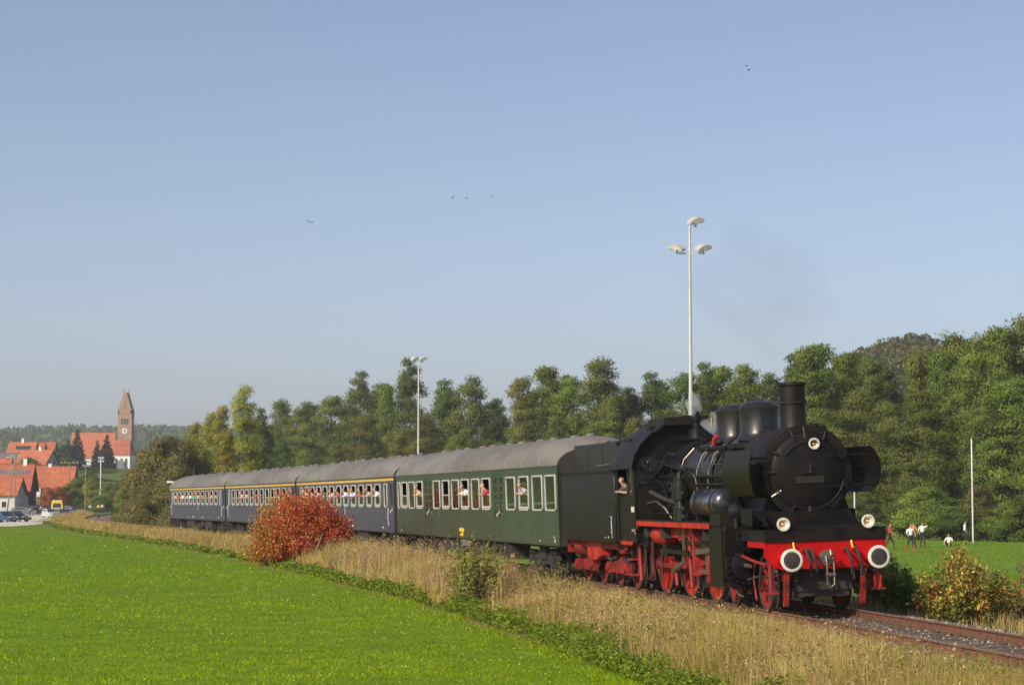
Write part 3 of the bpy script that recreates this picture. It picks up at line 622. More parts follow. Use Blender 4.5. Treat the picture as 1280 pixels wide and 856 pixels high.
# cylinders, valve chests, slide bars and rods
for s_ in (-1, 1):
    mb = UB(); mb.prism([(s_ * .62, .48), (s_ * 1.0, .40), (s_ * 1.36, .46), (s_ * 1.46, .70), (s_ * 1.46, 1.62), (s_ * 1.40, 1.70), (s_ * .62, 1.70)], 'x', -2.62, -3.75)
    cy = part(mb, 'cylinder', 'black')
    mb = UB(); mb.prism([(-2.80, .50), (-2.80, 1.66), (-3.78, 1.66), (-3.78, .44)], 'y', s_ * 1.462, s_ * 1.48); mb.build('casing_sheet', M['olive'], cy)
    mb = UB(); mb.lathe([(0, .40), (-.05, .40), (-.05, .33), (-.09, .31), (-.12, .2), (-.13, .12), (-.22, .10), (-.24, 0)], U(2.62, s_ * 1.06, .90), (-1, 0, 0), 32, False)
    for k in range(18): w = 2 * PI * k / 18; mb.lathe([(0, .034), (.05, .034), (.055, 0)], U(2.57, s_ * 1.06 + .365 * math.cos(w), .90 + .365 * math.sin(w)), (1, 0, 0), 6)
    mb.build('cylinder_cover', M['black'], cy)
    mb = UB(); mb.lathe([(0, .22), (-.25, .22), (-.26, .25), (-.30, .25), (-.31, .15), (-.42, .13), (-.44, 0)], U(2.62, s_ * 1.06, 1.42), (-1, 0, 0), 28, False)
    for k in range(12): w = 2 * PI * k / 12; mb.lathe([(0, .026), (.04, .026), (.045, 0)], U(2.32, s_ * 1.06 + .22 * math.cos(w), 1.42 + .22 * math.sin(w)), (1, 0, 0), 6)
    mb.build('valve_cover', M['black'], cy)
    mb = UB(); mb.cyl(U(2.4, s_ * 1.1, .9), U(2.1, s_ * 1.1, .9), .05, .04); mb.build('piston_tail', M['steel'], cy); mb = UB(); mb.tube([U(2.7, s_ * 1.25, .42), U(2.5, s_ * 1.25, .32), U(2.2, s_ * 1.25, .30)], .022); mb.build('drain_cock', M['steel'], cy)
    mb = UB(); mb.ubox(2.95, 3.75, s_ * 1.15, s_ * 1.45, 1.70, 1.96); mb.build('valve_casing', M['olive'], cy)
    mb = UB(); mb.ubox(3.95, 6.0, s_ * 1.02, s_ * 1.12, 1.14, 1.23); mb.ubox(3.95, 6.0, s_ * 1.02, s_ * 1.12, .62, .70); part(mb, 'slide_bar', 'steel')
    mb = UB(); mb.ubox(5.0, 5.4, s_ * 1.0, s_ * 1.14, .68, 1.16); mb.cyl(U(3.9, s_ * 1.06, .9), U(5.1, s_ * 1.06, .9), .045); part(mb, 'crosshead', 'steel')
    CA = 215 if s_ < 0 else 305; cr_ = .315; cx, cz = cr_ * math.cos(R(CA)), cr_ * math.sin(R(CA))
    def bar(mb, a, b, h0, h1, y0, y1):
        d = (b - a).normalized(); t = Vector((-d.z, 0, d.x))
        mb.add([a + t * h0 + Vector((0, y0 - a.y, 0)), a - t * h0 + Vector((0, y0 - a.y, 0)), b - t * h1 + Vector((0, y0 - b.y, 0)), b + t * h1 + Vector((0, y0 - b.y, 0)),
                a + t * h0 + Vector((0, y1 - a.y, 0)), a - t * h0 + Vector((0, y1 - a.y, 0)), b - t * h1 + Vector((0, y1 - b.y, 0)), b + t * h1 + Vector((0, y1 - b.y, 0))],
               [(0, 1, 2, 3), (7, 6, 5, 4), (0, 4, 5, 1), (1, 5, 6, 2), (2, 6, 7, 3), (3, 7, 4, 0)])
    pin = [U(u - cx, s_ * 1.0, .875 + cz) for u in DR]
    mb = UB()
    for a, b in ((0, 1), (1, 2)): bar(mb, pin[a], pin[b], .055, .055, s_ * .90, s_ * .96)
    for p in pin: mb.lathe([(0, .11), (.09, .11)], Vector((p.x, s_ * .89, p.z)), (0, s_, 0), 16)
    part(mb, 'coupling_rod', 'red_dirty')
    mb = UB(); bar(mb, U(5.2, s_ * 1.06, .9), pin[1], .05, .075, s_ * 1.02, s_ * 1.09); mb.lathe([(0, .14), (.12, .14)], Vector((pin[1].x, s_ * 1.0, pin[1].z)), (0, s_, 0), 18); part(mb, 'connecting_rod', 'red_dirty')
    # valve gear: bracket, link, radius rod, eccentric rod
    mb = UB(); mb.prism([(-6.05, 1.74), (-8.1, 1.74), (-8.1, 1.38), (-7.5, 1.38), (-7.3, 1.26), (-7.05, 1.38), (-6.05, 1.46)], 'y', s_ * 1.16, s_ * 1.20); part(mb, 'motion_bracket', 'red')
    mb = UB(); mb.ubox(5.95, 6.08, s_ * .6, s_ * 1.25, .58, 1.72); part(mb, 'motion_support', 'red_dirty')
    mb = UB(); bar(mb, U(4.0, s_ * 1.1, 1.36), U(7.0, s_ * 1.1, 1.42), .035, .035, s_ * 1.08, s_ * 1.12); bar(mb, U(4.1, s_ * 1.2, 1.20), U(6.6, s_ * 1.2, 1.05), .05, .06, s_ * 1.18, s_ * 1.23); part(mb, 'radius_rod', 'steel')
    mb = UB(); bar(mb, U(6.9, s_ * 1.26, .84), U(7.9, s_ * 1.26, .62), .035, .05, s_ * 1.24, s_ * 1.28); bar(mb, U(6.75, s_ * 1.22, 1.62), U(6.95, s_ * 1.22, .8), .06, .06, s_ * 1.2, s_ * 1.25); part(mb, 'eccentric_rod', 'steel')
    mb = UB(); bar(mb, U(4.9, s_ * 1.1, 1.22), U(5.1, s_ * 1.1, .5), .04, .035, s_ * 1.14, s_ * 1.18); part(mb, 'combination_lever', 'red')
    # running board and its red edge angle
    mb = UB(); mb.ubox(3.76, 10.62, s_ * .85, s_ * 1.42, 1.745, 1.775); part(mb, 'running_board', 'black')
    mb = UB(); mb.ubox(3.98, 10.50, s_ * 1.405, s_ * 1.435, 1.63, 1.742); mb.prism([(-10.5, 1.742), (-10.5, 1.60), (-10.95, 1.24), (-12.3, 1.24), (-12.3, 1.15), (-11.05, 1.15), (-10.62, 1.5), (-10.4, 1.62), (-10.4, 1.742)][::-1], 'y', s_ * 1.40, s_ * 1.434)
    part(mb, 'edge_angle', 'red')
    for u in (4.6, 8.3, 9.9): mb = UB(); mb.ubox(u, u + .05, s_ * .6, s_ * 1.38, 1.36, 1.742); part(mb, 'board_bracket', 'underframe')
    # red air reservoir
    mb = UB(); mb.lathe([(0, 0), (.02, .12), (.10, .21), (.2, .235), (1.25, .235), (1.35, .21), (1.43, .12), (1.45, 0)], U(8.35, s_ * 1.08, 1.42), (-1, 0, 0), 28, False)
    ar = part(mb, 'air_reservoir', 'red')
    for u in (8.75, 9.4): mb = UB(); mb.lathe([(-.02, .237), (-.02, .247), (.02, .247), (.02, .237)], U(u, s_ * 1.08, 1.42), (-1, 0, 0), 28, False); mb.ubox(u - .02, u + .02, s_ * 1.06, s_ * 1.10, 1.65, 1.74); mb.build('strap', M['red_dirty'], ar)
    for k, (u0, y0) in enumerate(((10.7, 1.05), (11.1, 1.2), (11.5, 1.1), (9.9, 1.2), (10.45, 1.25))):
        pipe([(u0, s_ * y0, 1.25), (u0 - .03, s_ * y0, .8), (u0 + .05, s_ * y0, .5), (u0 + .25, s_ * y0, .38)], .03, 'red_dirty' if k % 2 else 'underframe')
    mb = UB(); mb.ubox(11.3, 11.9, s_ * 1.08, s_ * 1.12, .42, 1.2); mb.ubox(11.25, 11.95, s_ * 1.05, s_ * 1.38, .40, .44); mb.ubox(11.25, 11.95, s_ * 1.05, s_ * 1.38, .78, .81); part(mb, 'cab_step', 'red_dirty')
for s_ in (-1, 1):
    for k, (u0, z0, z1, y0) in enumerate(((4.75, .35, 1.3, 1.0), (5.3, .3, 1.2, .88), (6.5, .3, 1.5, 1.18), (6.95, .25, 1.3, .9), (7.4, .3, .7, 1.16), (8.85, .25, 1.2, .92), (9.25, .3, 1.1, 1.15), (9.7, .35, 1.6, 1.22), (11.0, .3, 1.2, 1.25), (11.25, .28, 1.2, .95), (11.6, .3, 1.15, 1.3))):
        pipe([(u0, s_ * y0, z1), (u0 + .03, s_ * y0, (z0 + z1) / 2), (u0 - .05, s_ * y0, z0)], .022 + .012 * (k % 3), ('underframe', 'black', 'red_dirty')[k % 3])
    for u in DR: mb = UB(); mb.tube([U(u - .42, s_ * .66, .66), U(u, s_ * .66, .52), U(u + .42, s_ * .66, .66)], .055); part(mb, 'leaf_spring', 'underframe')
    mb = UB(); mb.ubox(8.3, 8.75, s_ * .95, s_ * 1.25, .95, 1.2); part(mb, 'equipment_box', 'black'); mb = UB(); mb.ubox(9.95, 10.5, s_ * .9, s_ * 1.3, 1.12, 1.5); part(mb, 'equipment_box', 'black')
    mb = UB(); mb.ubox(4.2, 7.2, s_ * 1.2, s_ * 1.24, 1.26, 1.33); mb.ubox(6.3, 8.4, s_ * 1.26, s_ * 1.3, 1.02, 1.12); part(mb, 'reversing_rod', 'olive')
mb = UB(); mb.ubox(8.6, 10.8, -.5, .5, .62, 1.75); mb.ubox(10.9, 11.9, -.7, .7, .7, 1.15); part(mb, 'ash_pan', 'underframe')
# cab: front wall with round-topped window, side sheets, roof with raised middle
CS = [(-1.42, 1.25), (-1.42, 3.08), (-1.36, 3.30), (-1.2, 3.56), (-.95, 3.80), (-.62, 3.98), (-.3, 4.06), (0, 4.08)]
CSF = CS + [(-y, z) for y, z in CS[::-1][1:]]
mb = UB(); mb.prism(CSF, 'x', -10.62, -10.65)
cab = part(mb, 'cab', 'black')
for s_ in (-1, 1):
    mb = UB(); mb.ubox(10.60, 12.25, s_ * 1.40, s_ * 1.43, 1.22, 2.36); mb.ubox(10.60, 10.78, s_ * 1.40, s_ * 1.43, 2.36, 3.1); mb.ubox(11.22, 11.34, s_ * 1.40, s_ * 1.43, 2.36, 3.1); mb.ubox(10.6, 12.25, s_ * 1.40, s_ * 1.43, 3.08, 3.16)
    sd_ = mb.build('side_sheet', M['olive'], cab)
    mb = UB(); mb.ubox(10.78, 11.22, s_ * 1.405, s_ * 1.415, 2.36, 3.08); mb.build('side_pane', M['glass'], cab)
    mb = UB(); mb.ubox(10.70, 11.0, s_ * 1.43, s_ * 1.436, 1.95, 2.08); mb.build('white_plate', M['white'], cab)
    mb = UB()
    for u, z, w, h in ((10.75, 1.48, .05, .07), (10.95, 1.48, .05, .06), (10.66, 1.42, .03, .05)): mb.ubox(u, u + w, s_ * 1.43, s_ * 1.434, z, z + h)
    mb.build('white_marking', M['white'], cab)
    mb = UB(); mb.lathe([(0, .30), (.03, .30), (.03, .24), (0, .24)], U(10.62, s_ * 1.08, 2.98), (1, 0, 0), 26, False); mb.ubox(10.585, 10.62, s_ * 1.08 - .30, s_ * 1.08 - .24, 2.55, 2.98); mb.ubox(10.585, 10.62, s_ * 1.08 + .24, s_ * 1.08 + .30, 2.55, 2.98); mb.build('window_rim', M['black_gloss'], cab)
    mb = UB(); mb.lathe([(0.012, .0), (.012, .245)], U(10.62, s_ * 1.08, 2.98), (1, 0, 0), 26, False); mb.ubox(10.604, 10.612, s_ * 1.08 - .245, s_ * 1.08 + .245, 2.6, 2.98); mb.build('front_pane', M['glass'], cab)
    mb = UB(); mb.tube([U(12.30, s_ * 1.46, 1.3), U(12.32, s_ * 1.47, 1.9), U(12.32, s_ * 1.47, 2.7)], .018); mb.build('grab_rail', M['black_gloss'], cab)
mb = UB(); mb.ubox(10.66, 12.3, -1.38, 1.38, 1.18, 1.22); mb.ubox(10.7, 11.0, -.75, .75, 1.22, 3.2); mb.build('cab_floor', M['underframe'], cab)
mb = UB(); rf = [(-1.52, 3.02), (-1.46, 3.28), (-1.28, 3.58), (-1.0, 3.84), (-.66, 4.03), (-.33, 4.12), (0, 4.14), (.33, 4.12), (.66, 4.03), (1.0, 3.84), (1.28, 3.58), (1.46, 3.28), (1.52, 3.02)]
mb.sheet([[U(u, y, z + o_) for y, z in rf] for u, o_ in ((10.40, 0), (11.5, 0), (12.7, -.0), (13.0, -.05))]); mb.sheet([[U(u, y, z - .03) for y, z in rf] for u in (10.40, 13.0)])
rr_ = mb.build('cab_roof', M['smokebox'], cab)
mb = UB(); mb.prism([(-.70, 4.0), (-.68, 4.18), (0, 4.23), (.68, 4.18), (.70, 4.0)], 'x', -10.38, -11.9); mb.build('roof_vent', M['smokebox'], cab)
mb = UB(); mb.ubox(11.0, 11.3, -.9, -.75, 3.9, 4.0); mb.ubox(11.9, 12.5, -1.2, -.9, 3.66, 3.74); mb.build('roof_hatch', M['black'], cab)

# ------------------------------------------------------------------ tender
TEN = vehicle('tender', 12.6, 18.9)
tag(TEN, 'boxy dark olive tender with coal boards and red underframe behind the locomotive', 'tender')
def tp(mb, n, m, p=None): return mb.build(n, M[m], p or TEN)
mb = UB(); pts = [(-1.42, 1.18), (-1.42, 2.98), (-1.39, 3.03), (1.39, 3.03), (1.42, 2.98), (1.42, 1.18)]; mb.prism(pts, 'x', -.16, -6.05); tank = tp(mb, 'water_tank', 'olive')
mb = UB()
for u in (.16, 5.98): mb.ubox(u, u + .06, -1.432, -1.42, 1.2, 3.0)
mb.ubox(.2, 6.0, -1.432, -1.42, 1.18, 1.24); mb.ubox(.2, 6.0, -1.434, -1.42, 2.93, 2.99); mb.ubox(.2, 1.75, -1.43, -1.42, 2.08, 2.10); mb.build('edge_strip', M['olive'], tank)
mb = UB(); u = .52
for k, h in enumerate((.05, .03, .1, .09, .1, .1, .09, .1, .05, .1)): z = 1.30 + k * .055; mb.ubox(u, u + h, -1.4265, -1.42, z, z + .035)
mb.ubox(.9, .96, -1.4265, -1.42, 1.28, 1.33); mb.ubox(1.2, 1.26, -1.4265, -1.42, 1.28, 1.31); mb.build('white_lettering', M['white'], tank)
mb = UB()
for s_ in (-1, 1): mb.prism([(-.9, 3.03), (-.9, 3.72), (-5.4, 3.70), (-5.4, 3.03)], 'y', s_ * 1.06, s_ * 1.12)
mb.ubox(5.34, 5.4, -1.06, 1.06, 3.03, 3.7); mb.ubox(.9, .96, -1.06, 1.06, 3.03, 3.72)
for u in (2.4, 3.9): mb.ubox(u, u + .06, -1.13, -1.12, 3.03, 3.64)
mb.ubox(.85, 5.45, -1.135, -1.12, 3.64, 3.71); tp(mb, 'coal_board', 'coal')
def coal():
    n = 460; mb = MB()
    for i in range(n):
        u = rnd.uniform(1.0, 5.3); y = rnd.uniform(-1, 1); z = 3.56 + .2 * (1 - abs(y)) * math.sin((u - .9) / 4 * PI) + rnd.uniform(-.05, .08); s = rnd.uniform(.07, .16)
        c = U(u, y, z); vs = [c + Vector((rnd.uniform(.6, 1) * s * a, rnd.uniform(.6, 1) * s * b, rnd.uniform(.5, .9) * s * e)) for a, b, e in ((1, 0, 0), (-1, 0, 0), (0, 1, 0), (0, -1, 0), (0, 0, 1), (0, 0, -1))]
        mb.add(vs, [(0, 2, 4), (2, 1, 4), (1, 3, 4), (3, 0, 4), (2, 0, 5), (1, 2, 5), (3, 1, 5), (0, 3, 5)])
    mb.ubox = None
    mb.box(-5.34, -.96, -1.06, 1.06, 3.03, 3.5)
    o = mb.build('coal_heap', M['coal'], TEN, 5); o['kind'] = 'stuff'
coal()
mb = UB(); mb.ubox(5.5, 5.95, -1.0, -.4, 3.03, 3.22); mb.ubox(5.5, 5.9, .2, .9, 3.03, 3.3); mb.cyl(U(.3, -1.2, 3.03), U(.3, -1.2, 3.25), .05); mb.ubox(.3, .5, -1.3, -.9, 3.03, 3.16); tp(mb, 'water_filler', 'black')
mb = UB(); mb.tube([U(.05, -1.25, 3.16), U(1.2, -1.25, 3.14), U(2.6, -1.25, 3.12)], .02); tp(mb, 'fire_iron', 'steel')
for y in (-1.44, 1.44): mb = UB(); mb.tube([U(.08, y, 1.25), U(.05, y, 2.0), U(.05, y, 2.75), U(.15, y * .985, 2.9)], .022); tp(mb, 'grab_rail', 'black_gloss')
mb = UB(); mb.ubox(-.05, .16, -1.40, -1.34, 1.2, 3.1); tp(mb, 'front_pillar', 'black_gloss')
mb = UB(); mb.ubox(.1, 6.1, -1.20, -1.14, .98, 1.17); mb.ubox(.1, 6.1, 1.14, 1.20, .98, 1.17); mb.ubox(6.08, 6.13, -1.25, 1.25, .8, 1.17); mb.ubox(.1, 6.1, -.6, .6, .9, 1.1); tp(mb, 'underframe', 'red_dirty')
for s_ in (-1, 1):
    mb = UB(); mb.prism([(-2.5, 1.16), (-4.0, 1.16), (-4.0, .72), (-3.2, .66), (-2.5, .80)], 'y', s_ * .95, s_ * 1.22); tp(mb, 'tool_box', 'red')
    mb = UB(); mb.lathe([(0, .19), (.1, .22), (.7, .22), (.8, .19)], U(4.6, s_ * 1.05, .96), (-1, 0, 0), 20); tp(mb, 'air_tank', 'red_dirty')
    mb = UB(); mb.prism([(-.2, 1.17), (-.8, 1.17), (-.72, .9), (-.3, .9)], 'y', s_ * 1.05, s_ * 1.2); tp(mb, 'step_bracket', 'red_dirty')
for c in (1.35, 4.75):
    for s_ in (-1, 1):
        mb = UB(); mb.prism([(-c + 1.25, .50), (-c + 1.15, .72), (-c + .35, .66), (-c, .78), (-c - .35, .66), (-c - 1.15, .72), (-c - 1.25, .50), (-c - .5, .36), (-c + .5, .36)], 'y', s_ * .97, s_ * 1.01); bg = tp(mb, 'bogie_side_frame', 'red_dirty')
        for du in (-.85, .85):
            m2 = UB(); m2.ubox(c + du - .13, c + du + .13, s_ * 1.0, s_ * 1.14, .36, .64); m2.cyl(U(c + du, s_ * 1.14, .5), U(c + du, s_ * 1.18, .5), .10); m2.build('axle_box', M['red_dirty'], bg)
            m2 = UB(); m2.tube([U(c + du - .4, s_ * 1.03, .76), U(c + du, s_ * 1.03, .68), U(c + du + .4, s_ * 1.03, .76)], .05); m2.build('leaf_spring', M['underframe'], bg)
    for du in (-.85, .85):
        axle(TEN, c + du, .5)
        for s_ in (-1, 1): spoked_wheel(TEN, c + du, s_ * .755, .5, 9, s_, False, 'red_dirty', 'tender_wheel')

# ------------------------------------------------------------------ passenger coaches
def rrect(w, h, r, n=4):
    out = []
    for cx, cz, a in ((w / 2 - r, h / 2 - r, 0), (-w / 2 + r, h / 2 - r, 90), (-w / 2 + r, -h / 2 + r, 180), (w / 2 - r, -h / 2 + r, 270)):
        out += [(cx + r * math.cos(R(a + 90 * i / n)), cz + r * math.sin(R(a + 90 * i / n))) for i in range(n + 1)]
    return out
def window_meshes(w, h, opened):
    """frame ring with rounded corners and its pane; outside is towards -y; origin in the middle of the opening"""
    mb = MB(); o = rrect(w + .02, h + .02, .10); i_ = rrect(w - .07, h - .07, .07); n = len(o)
    for ya, yb in ((-.028, .02),):
        vs = [(x, ya, z) for x, z in o] + [(x, ya, z) for x, z in i_] + [(x, yb, z) for x, z in o] + [(x, yb, z) for x, z in i_]
        fs = []
        for k in range(n):
            j = (k + 1) % n
            fs += [(k, j, n + j, n + k), (2 * n + k, 3 * n + k, 3 * n + j, 2 * n + j), (k, 2 * n + k, 2 * n + j, j), (n + k, n + j, 3 * n + j, 3 * n + k)]
        mb.add(vs, fs)
    if opened: mb.box(-w / 2 + .03, w / 2 - .03, -.02, .015, -.04, -.005); mb.box(-w / 2 + .03, w / 2 - .03, -.022, .015, -h / 2 + .05, -h / 2 + .11)
    fr = mb.mesh('window_frame', M['alu'], 30)
    mb = MB(); mb.box(-w / 2 + .02, w / 2 - .02, -.004, .004, -h / 2 + .02, (-.02 if opened else h / 2 - .02)); pn = mb.mesh('pane', M['glass'])
    return fr, pn
ZB, ZE, CL = .96, 3.22, 25.9
RP = [(-1.43, 3.20), (-1.41, 3.34), (-1.33, 3.53), (-1.15, 3.72), (-.85, 3.88), (-.45, 4.0), (0, 4.04)]; RP = RP + [(-y, z) for y, z in RP[::-1][1:]]
GREEN_W = [(25.17, .55, 0), (24.0, 1.2, 1), (22.47, 1.2, 0), (20.85, 1.2, 1), (17.55, 1.2, 0), (15.87, 1.2, 1), (14.22, 1.2, 0), (12.6, 1.2, 1), (10.92, 1.2, 0), (9.3, 1.2, 1), (5.83, 1.2, 0), (4.1, 1.2, 1), (2.41, 1.2, 0), (.87, 1.2, 0)]
BLUE_W = [(1.75, .62, 0)] + [(3.5 + 1.9 * k, 1.12, 1) for k in range(11)] + [(24.3, .62, 0)]
_wm = {}
def wmesh(w, h, op):
    if (w, h, op) not in _wm: _wm[(w, h, op)] = window_meshes(w, h, op)
    return _wm[(w, h, op)]
_bog = None
def coach_bogie(parent, u):
    global _bog
    if _bog is None:
        fr = UB()
        for s_ in (-1, 1):
            fr.prism([(1.75, .52), (1.6, .74), (.5, .70), (.3, .56), (-.3, .56), (-.5, .70), (-1.6, .74), (-1.75, .52), (-.6, .38), (.6, .38)], 'y', s_ * .98, s_ * 1.06)
            fr.box(-.35, .35, s_ * .98, s_ * 1.12, .52, .92)
            for a in (-1.25, 1.25): fr.box(a - .14, a + .14, s_ * 1.02, s_ * 1.18, .34, .62); fr.cyl((a - .35, s_ * 1.06, .72), (a + .35, s_ * 1.06, .72), .07)
        fr.box(-.3, .3, -1, 1, .5, .8)
        wh = MB()
        for s_ in (-1, 1): wh.lathe([(-.06, .0), (-.06, .40), (-.05, .475), (.06, .475), (.06, .40), (.04, .38), (.04, 0)], (0, s_ * .755, .475), (0, 1, 0), 28, False)
        wh.cyl((0, -.7, .475), (0, .7, .475), .08)
        _bog = (fr.mesh('bogie', M['underframe']), wh.mesh('wheelset', M['tyre']))
    b = link('bogie', _bog[0], parent, U(u, 0, 0))
    for a in (-1.25, 1.25): link('wheelset', _bog[1], b, (a, 0, 0))
def coach(l0, green, label):
    C = vehicle('passenger_coach', l0, l0 + CL); tag(C, label, 'coach', None if green else 'blue coaches of the train')
    paint = M['green_coach'] if green else M['blue_coach']
    wins = GREEN_W if green else BLUE_W; zw0, zw1 = (1.95, 2.95) if green else (1.98, 2.92); h = zw1 - zw0; zc = (zw0 + zw1) / 2
    doors = [(19.2, 1.5), (7.6, 1.5)] if green else [(.62, .85), (25.28, .85)]
    ops = sorted([(u - w / 2, u + w / 2, zw0, zw1) for u, w, _ in wins] + [(u - w / 2, u + w / 2, 1.02, 3.08) for u, w in doors])
    for s_ in (-1, 1):
        mb = UB(); y0, y1 = s_ * 1.37, s_ * 1.42; c = 0
        for a, b, p, q in ops:
            mb.ubox(c, a, y0, y1, ZB, ZE); mb.ubox(a, b, y0, y1, ZB, p); mb.ubox(a, b, y0, y1, q, ZE); c = b
        mb.ubox(c, CL, y0, y1, ZB, ZE); sw = mb.build('side_wall', paint, C)
        mb = UB(); mb.ubox(.02, CL - .02, s_ * 1.42, s_ * 1.432, 1.0, 1.05)
        if green: mb.ubox(.02, CL - .02, s_ * 1.42, s_ * 1.428, 3.06, 3.085)
        mb.build('moulding', paint, sw)
        mb = UB(); mb.ubox(0, CL, s_ * 1.41, s_ * 1.455, 3.195, 3.235); mb.build('rain_gutter', M['roof_grey'], sw)
        if not green:
            mb = UB(); mb.ubox(.05, CL - .05, s_ * 1.42, s_ * 1.426, 3.04, 3.125); mb.build('yellow_stripe', M['stripe'], sw)
        for u, w, op in wins:
            f, p = wmesh(w, round(h, 3), op)
            wo = link('window', f, C, U(u, s_ * 1.42, zc), (0, 0, 0 if s_ < 0 else PI)); link('pane', p, wo)
            if op and green:
                cu = MB(); cu.box(.40, .53, .06, .10, -.02, .40); link('curtain', cu.mesh('curtain', M['curtain']), wo)
        for u, w in doors:
            mb = UB(); y = s_ * 1.385
            n = 2 if green else 1
            for k in range(n):
                a = u - w / 2 + w / n * k + .015; b = a + w / n - .03; x0, x1 = a + .14, b - .14
                z0_, z1_ = (1.75, 2.95) if green else (2.05, 2.92)
                mb.ubox(a, x0, y - .02, y + .02, 1.03, 3.07); mb.ubox(x1, b, y - .02, y + .02, 1.03, 3.07); mb.ubox(x0, x1, y - .02, y + .02, 1.03, z0_); mb.ubox(x0, x1, y - .02, y + .02, z1_, 3.07)
                if green:
                    for q in range(1, 5): zz = z0_ + (z1_ - z0_) * q / 5; mb.ubox(x0, x1, y - .015, y + .015, zz - .03, zz + .03)
            do = mb.build('door', paint, C)
            mb = UB()
            for k in range(n):
                a = u - w / 2 + w / n * k + .015; b = a + w / n - .03; mb.ubox(a + .14, b - .14, y - .003, y + .003, *((1.75, 2.95) if green else (2.05, 2.92)))
            mb.build('pane', M['glass'], do)
            mb = UB(); mb.tube([U(u + .04, s_ * 1.41, 1.85), U(u + .04, s_ * 1.47, 1.8), U(u - .06, s_ * 1.47, 1.74)], .018); mb.ubox(u - .1, u - .02, s_ * 1.405, s_ * 1.42, 1.86, 1.92); mb.build('door_handle', M['alu'], do)
            mb = UB(); mb.ubox(u - w / 2 - .02, u + w / 2 + .02, s_ * 1.15, s_ * 1.45, .50, .54); mb.ubox(u - w / 2 - .02, u + w / 2 + .02, s_ * 1.2, s_ * 1.45, .76, .79); mb.ubox(u - w / 2 - .05, u - w / 2 - .02, s_ * 1.15, s_ * 1.44, .48, .95); mb.ubox(u + w / 2 + .02, u + w / 2 + .05, s_ * 1.15, s_ * 1.44, .48, .95); mb.build('step', M['underframe'], C)
            if not green:
                mb = UB(); g = u + (.55 if u < 5 else -.55); mb.tube([U(g, s_ * 1.45, 1.25), U(g, s_ * 1.47, 1.6), U(g, s_ * 1.45, 1.95)], .016); mb.build('grab_rail', M['alu'], C)
        mb = UB()
        if green:
            for u, z, w, hh in ((.5, 1.06, .1, .09), (.6, 1.17, .06, .06), (2.3, 1.06, .08, .05), (24.9, 1.06, .1, .06)): mb.ubox(u, u + w, s_ * 1.42, s_ * 1.424, z, z + hh)
        else:
            for u, z, w, hh in ((11.5, 1.62, .09, .3), (9.4, 1.12, .5, .06), (13.6, 1.12, .7, .06), (16.2, 1.12, .3, .05), (2.4, 1.12, .3, .06)): mb.ubox(u, u + w, s_ * 1.42, s_ * 1.424, z, z + hh)
        mb.build('white_lettering', M['white'], C)
        if green:
            mb = UB(); mb.ubox(13.0, 13.75, s_ * 1.42, s_ * 1.426, 1.20, 1.31); mb.ubox(13.15, 13.6, s_ * 1.42, s_ * 1.425, 1.05, 1.14); mb.ubox(13.15, 13.3, s_ * 1.42, s_ * 1.424, 1.14, 1.2); mb.build('yellow_notice', M['yellow'], C)
            mb = UB(); mb.ubox(12.5, 13.7, s_ * 1.30, s_ * 1.36, .72, .93); mb.build('equipment_cover', M['roof_grey'], C)
            if s_ < 0: mb = UB(); mb.ubox(.62, 1.15, s_ * 1.355, s_ * 1.36, 2.02, 2.28); mb.build('paper_notice', M['white'], C)
    # roof with its ends drawn down, ventilators
    mb = UB(); rows = []
    for u, k in ((0, .66), (.12, .74), (.4, .84), (.9, .94), (1.6, 1), (CL / 2, 1), (CL - 1.6, 1), (CL - .9, .94), (CL - .4, .84), (CL - .12, .74), (CL, .66)): rows.append([U(u, y, 3.20 + (z - 3.20) * k) for y, z in RP])
    mb.sheet(rows); roof = mb.build('roof', M['roof_grey'], C, 50)
    vm = MB(); vm.lathe([(0, .09), (.04, .09), (.05, .15), (.10, .15), (.12, .08), (.13, 0)], (0, 0, 0), (0, 0, 1), 14, False); vm = vm.mesh('ventilator', M['roof_grey'])
    for k in range(11): link('ventilator', vm, roof, U(2.2 + k * 2.15, .28 if k % 2 else .18, 4.0))
    sm_ = UB().tube([U(0, y, z + .004) for y, z in RP], .010, 4).mesh('roof_seam', M['roof_grey'])
    for k in range(1, 12): link('roof_seam', sm_, roof, U(k * CL / 12, 0, 0))
    mb = UB(); rows = []
    sec = [(-1.42, ZB), (-1.42, 3.20)] + [(y, 3.20 + (z - 3.2) * .64) for y, z in RP[1:-1]] + [(1.42, 3.20), (1.42, ZB)]
    mb.prism(sec, 'x', -.0, -.05); mb.build('end_wall', M['underframe'], C); UB().prism(sec, 'x', -CL + .05, -CL).build('end_wall', M['underframe'], C)
    for a, b in ((-.22, .0), (CL, CL + .22)): UB().ubox(a, b, -.62, .62, 1.1, 3.15).build('gangway', M['rubber'], C)
    mb = UB(); mb.ubox(.06, CL - .06, -1.36, 1.36, 1.12, 1.2); mb.build('floor', M['inside'], C)
    nn = 14 if not green else 9; pt = UB().ubox(0, .05, -.4, 1.30, 1.2, 3.1 if not green else 2.3).mesh('partition', M['inside'])
    for k in range(1, nn): link('partition', pt, C, U(k * CL / nn, 0, 0))
    mb = UB(); mb.ubox(.1, CL - .1, -1.2, 1.2, .88, 1.11); mb.ubox(6.5, 9.2, -1.3, -.7, .42, .92); mb.ubox(10.2, 11.6, -1.25, -.8, .5, .92); mb.ubox(14.4, 17.2, -1.3, -.75, .46, .92); mb.ubox(17.7, 18.9, -1.2, -.8, .4, .9); mb.cyl(U(12, -.9, .62), U(14, -.9, .62), .2); mb.cyl(U(9.4, -.5, .55), U(16, -.5, .55), .07); mb.build('underframe', M['underframe'], C)
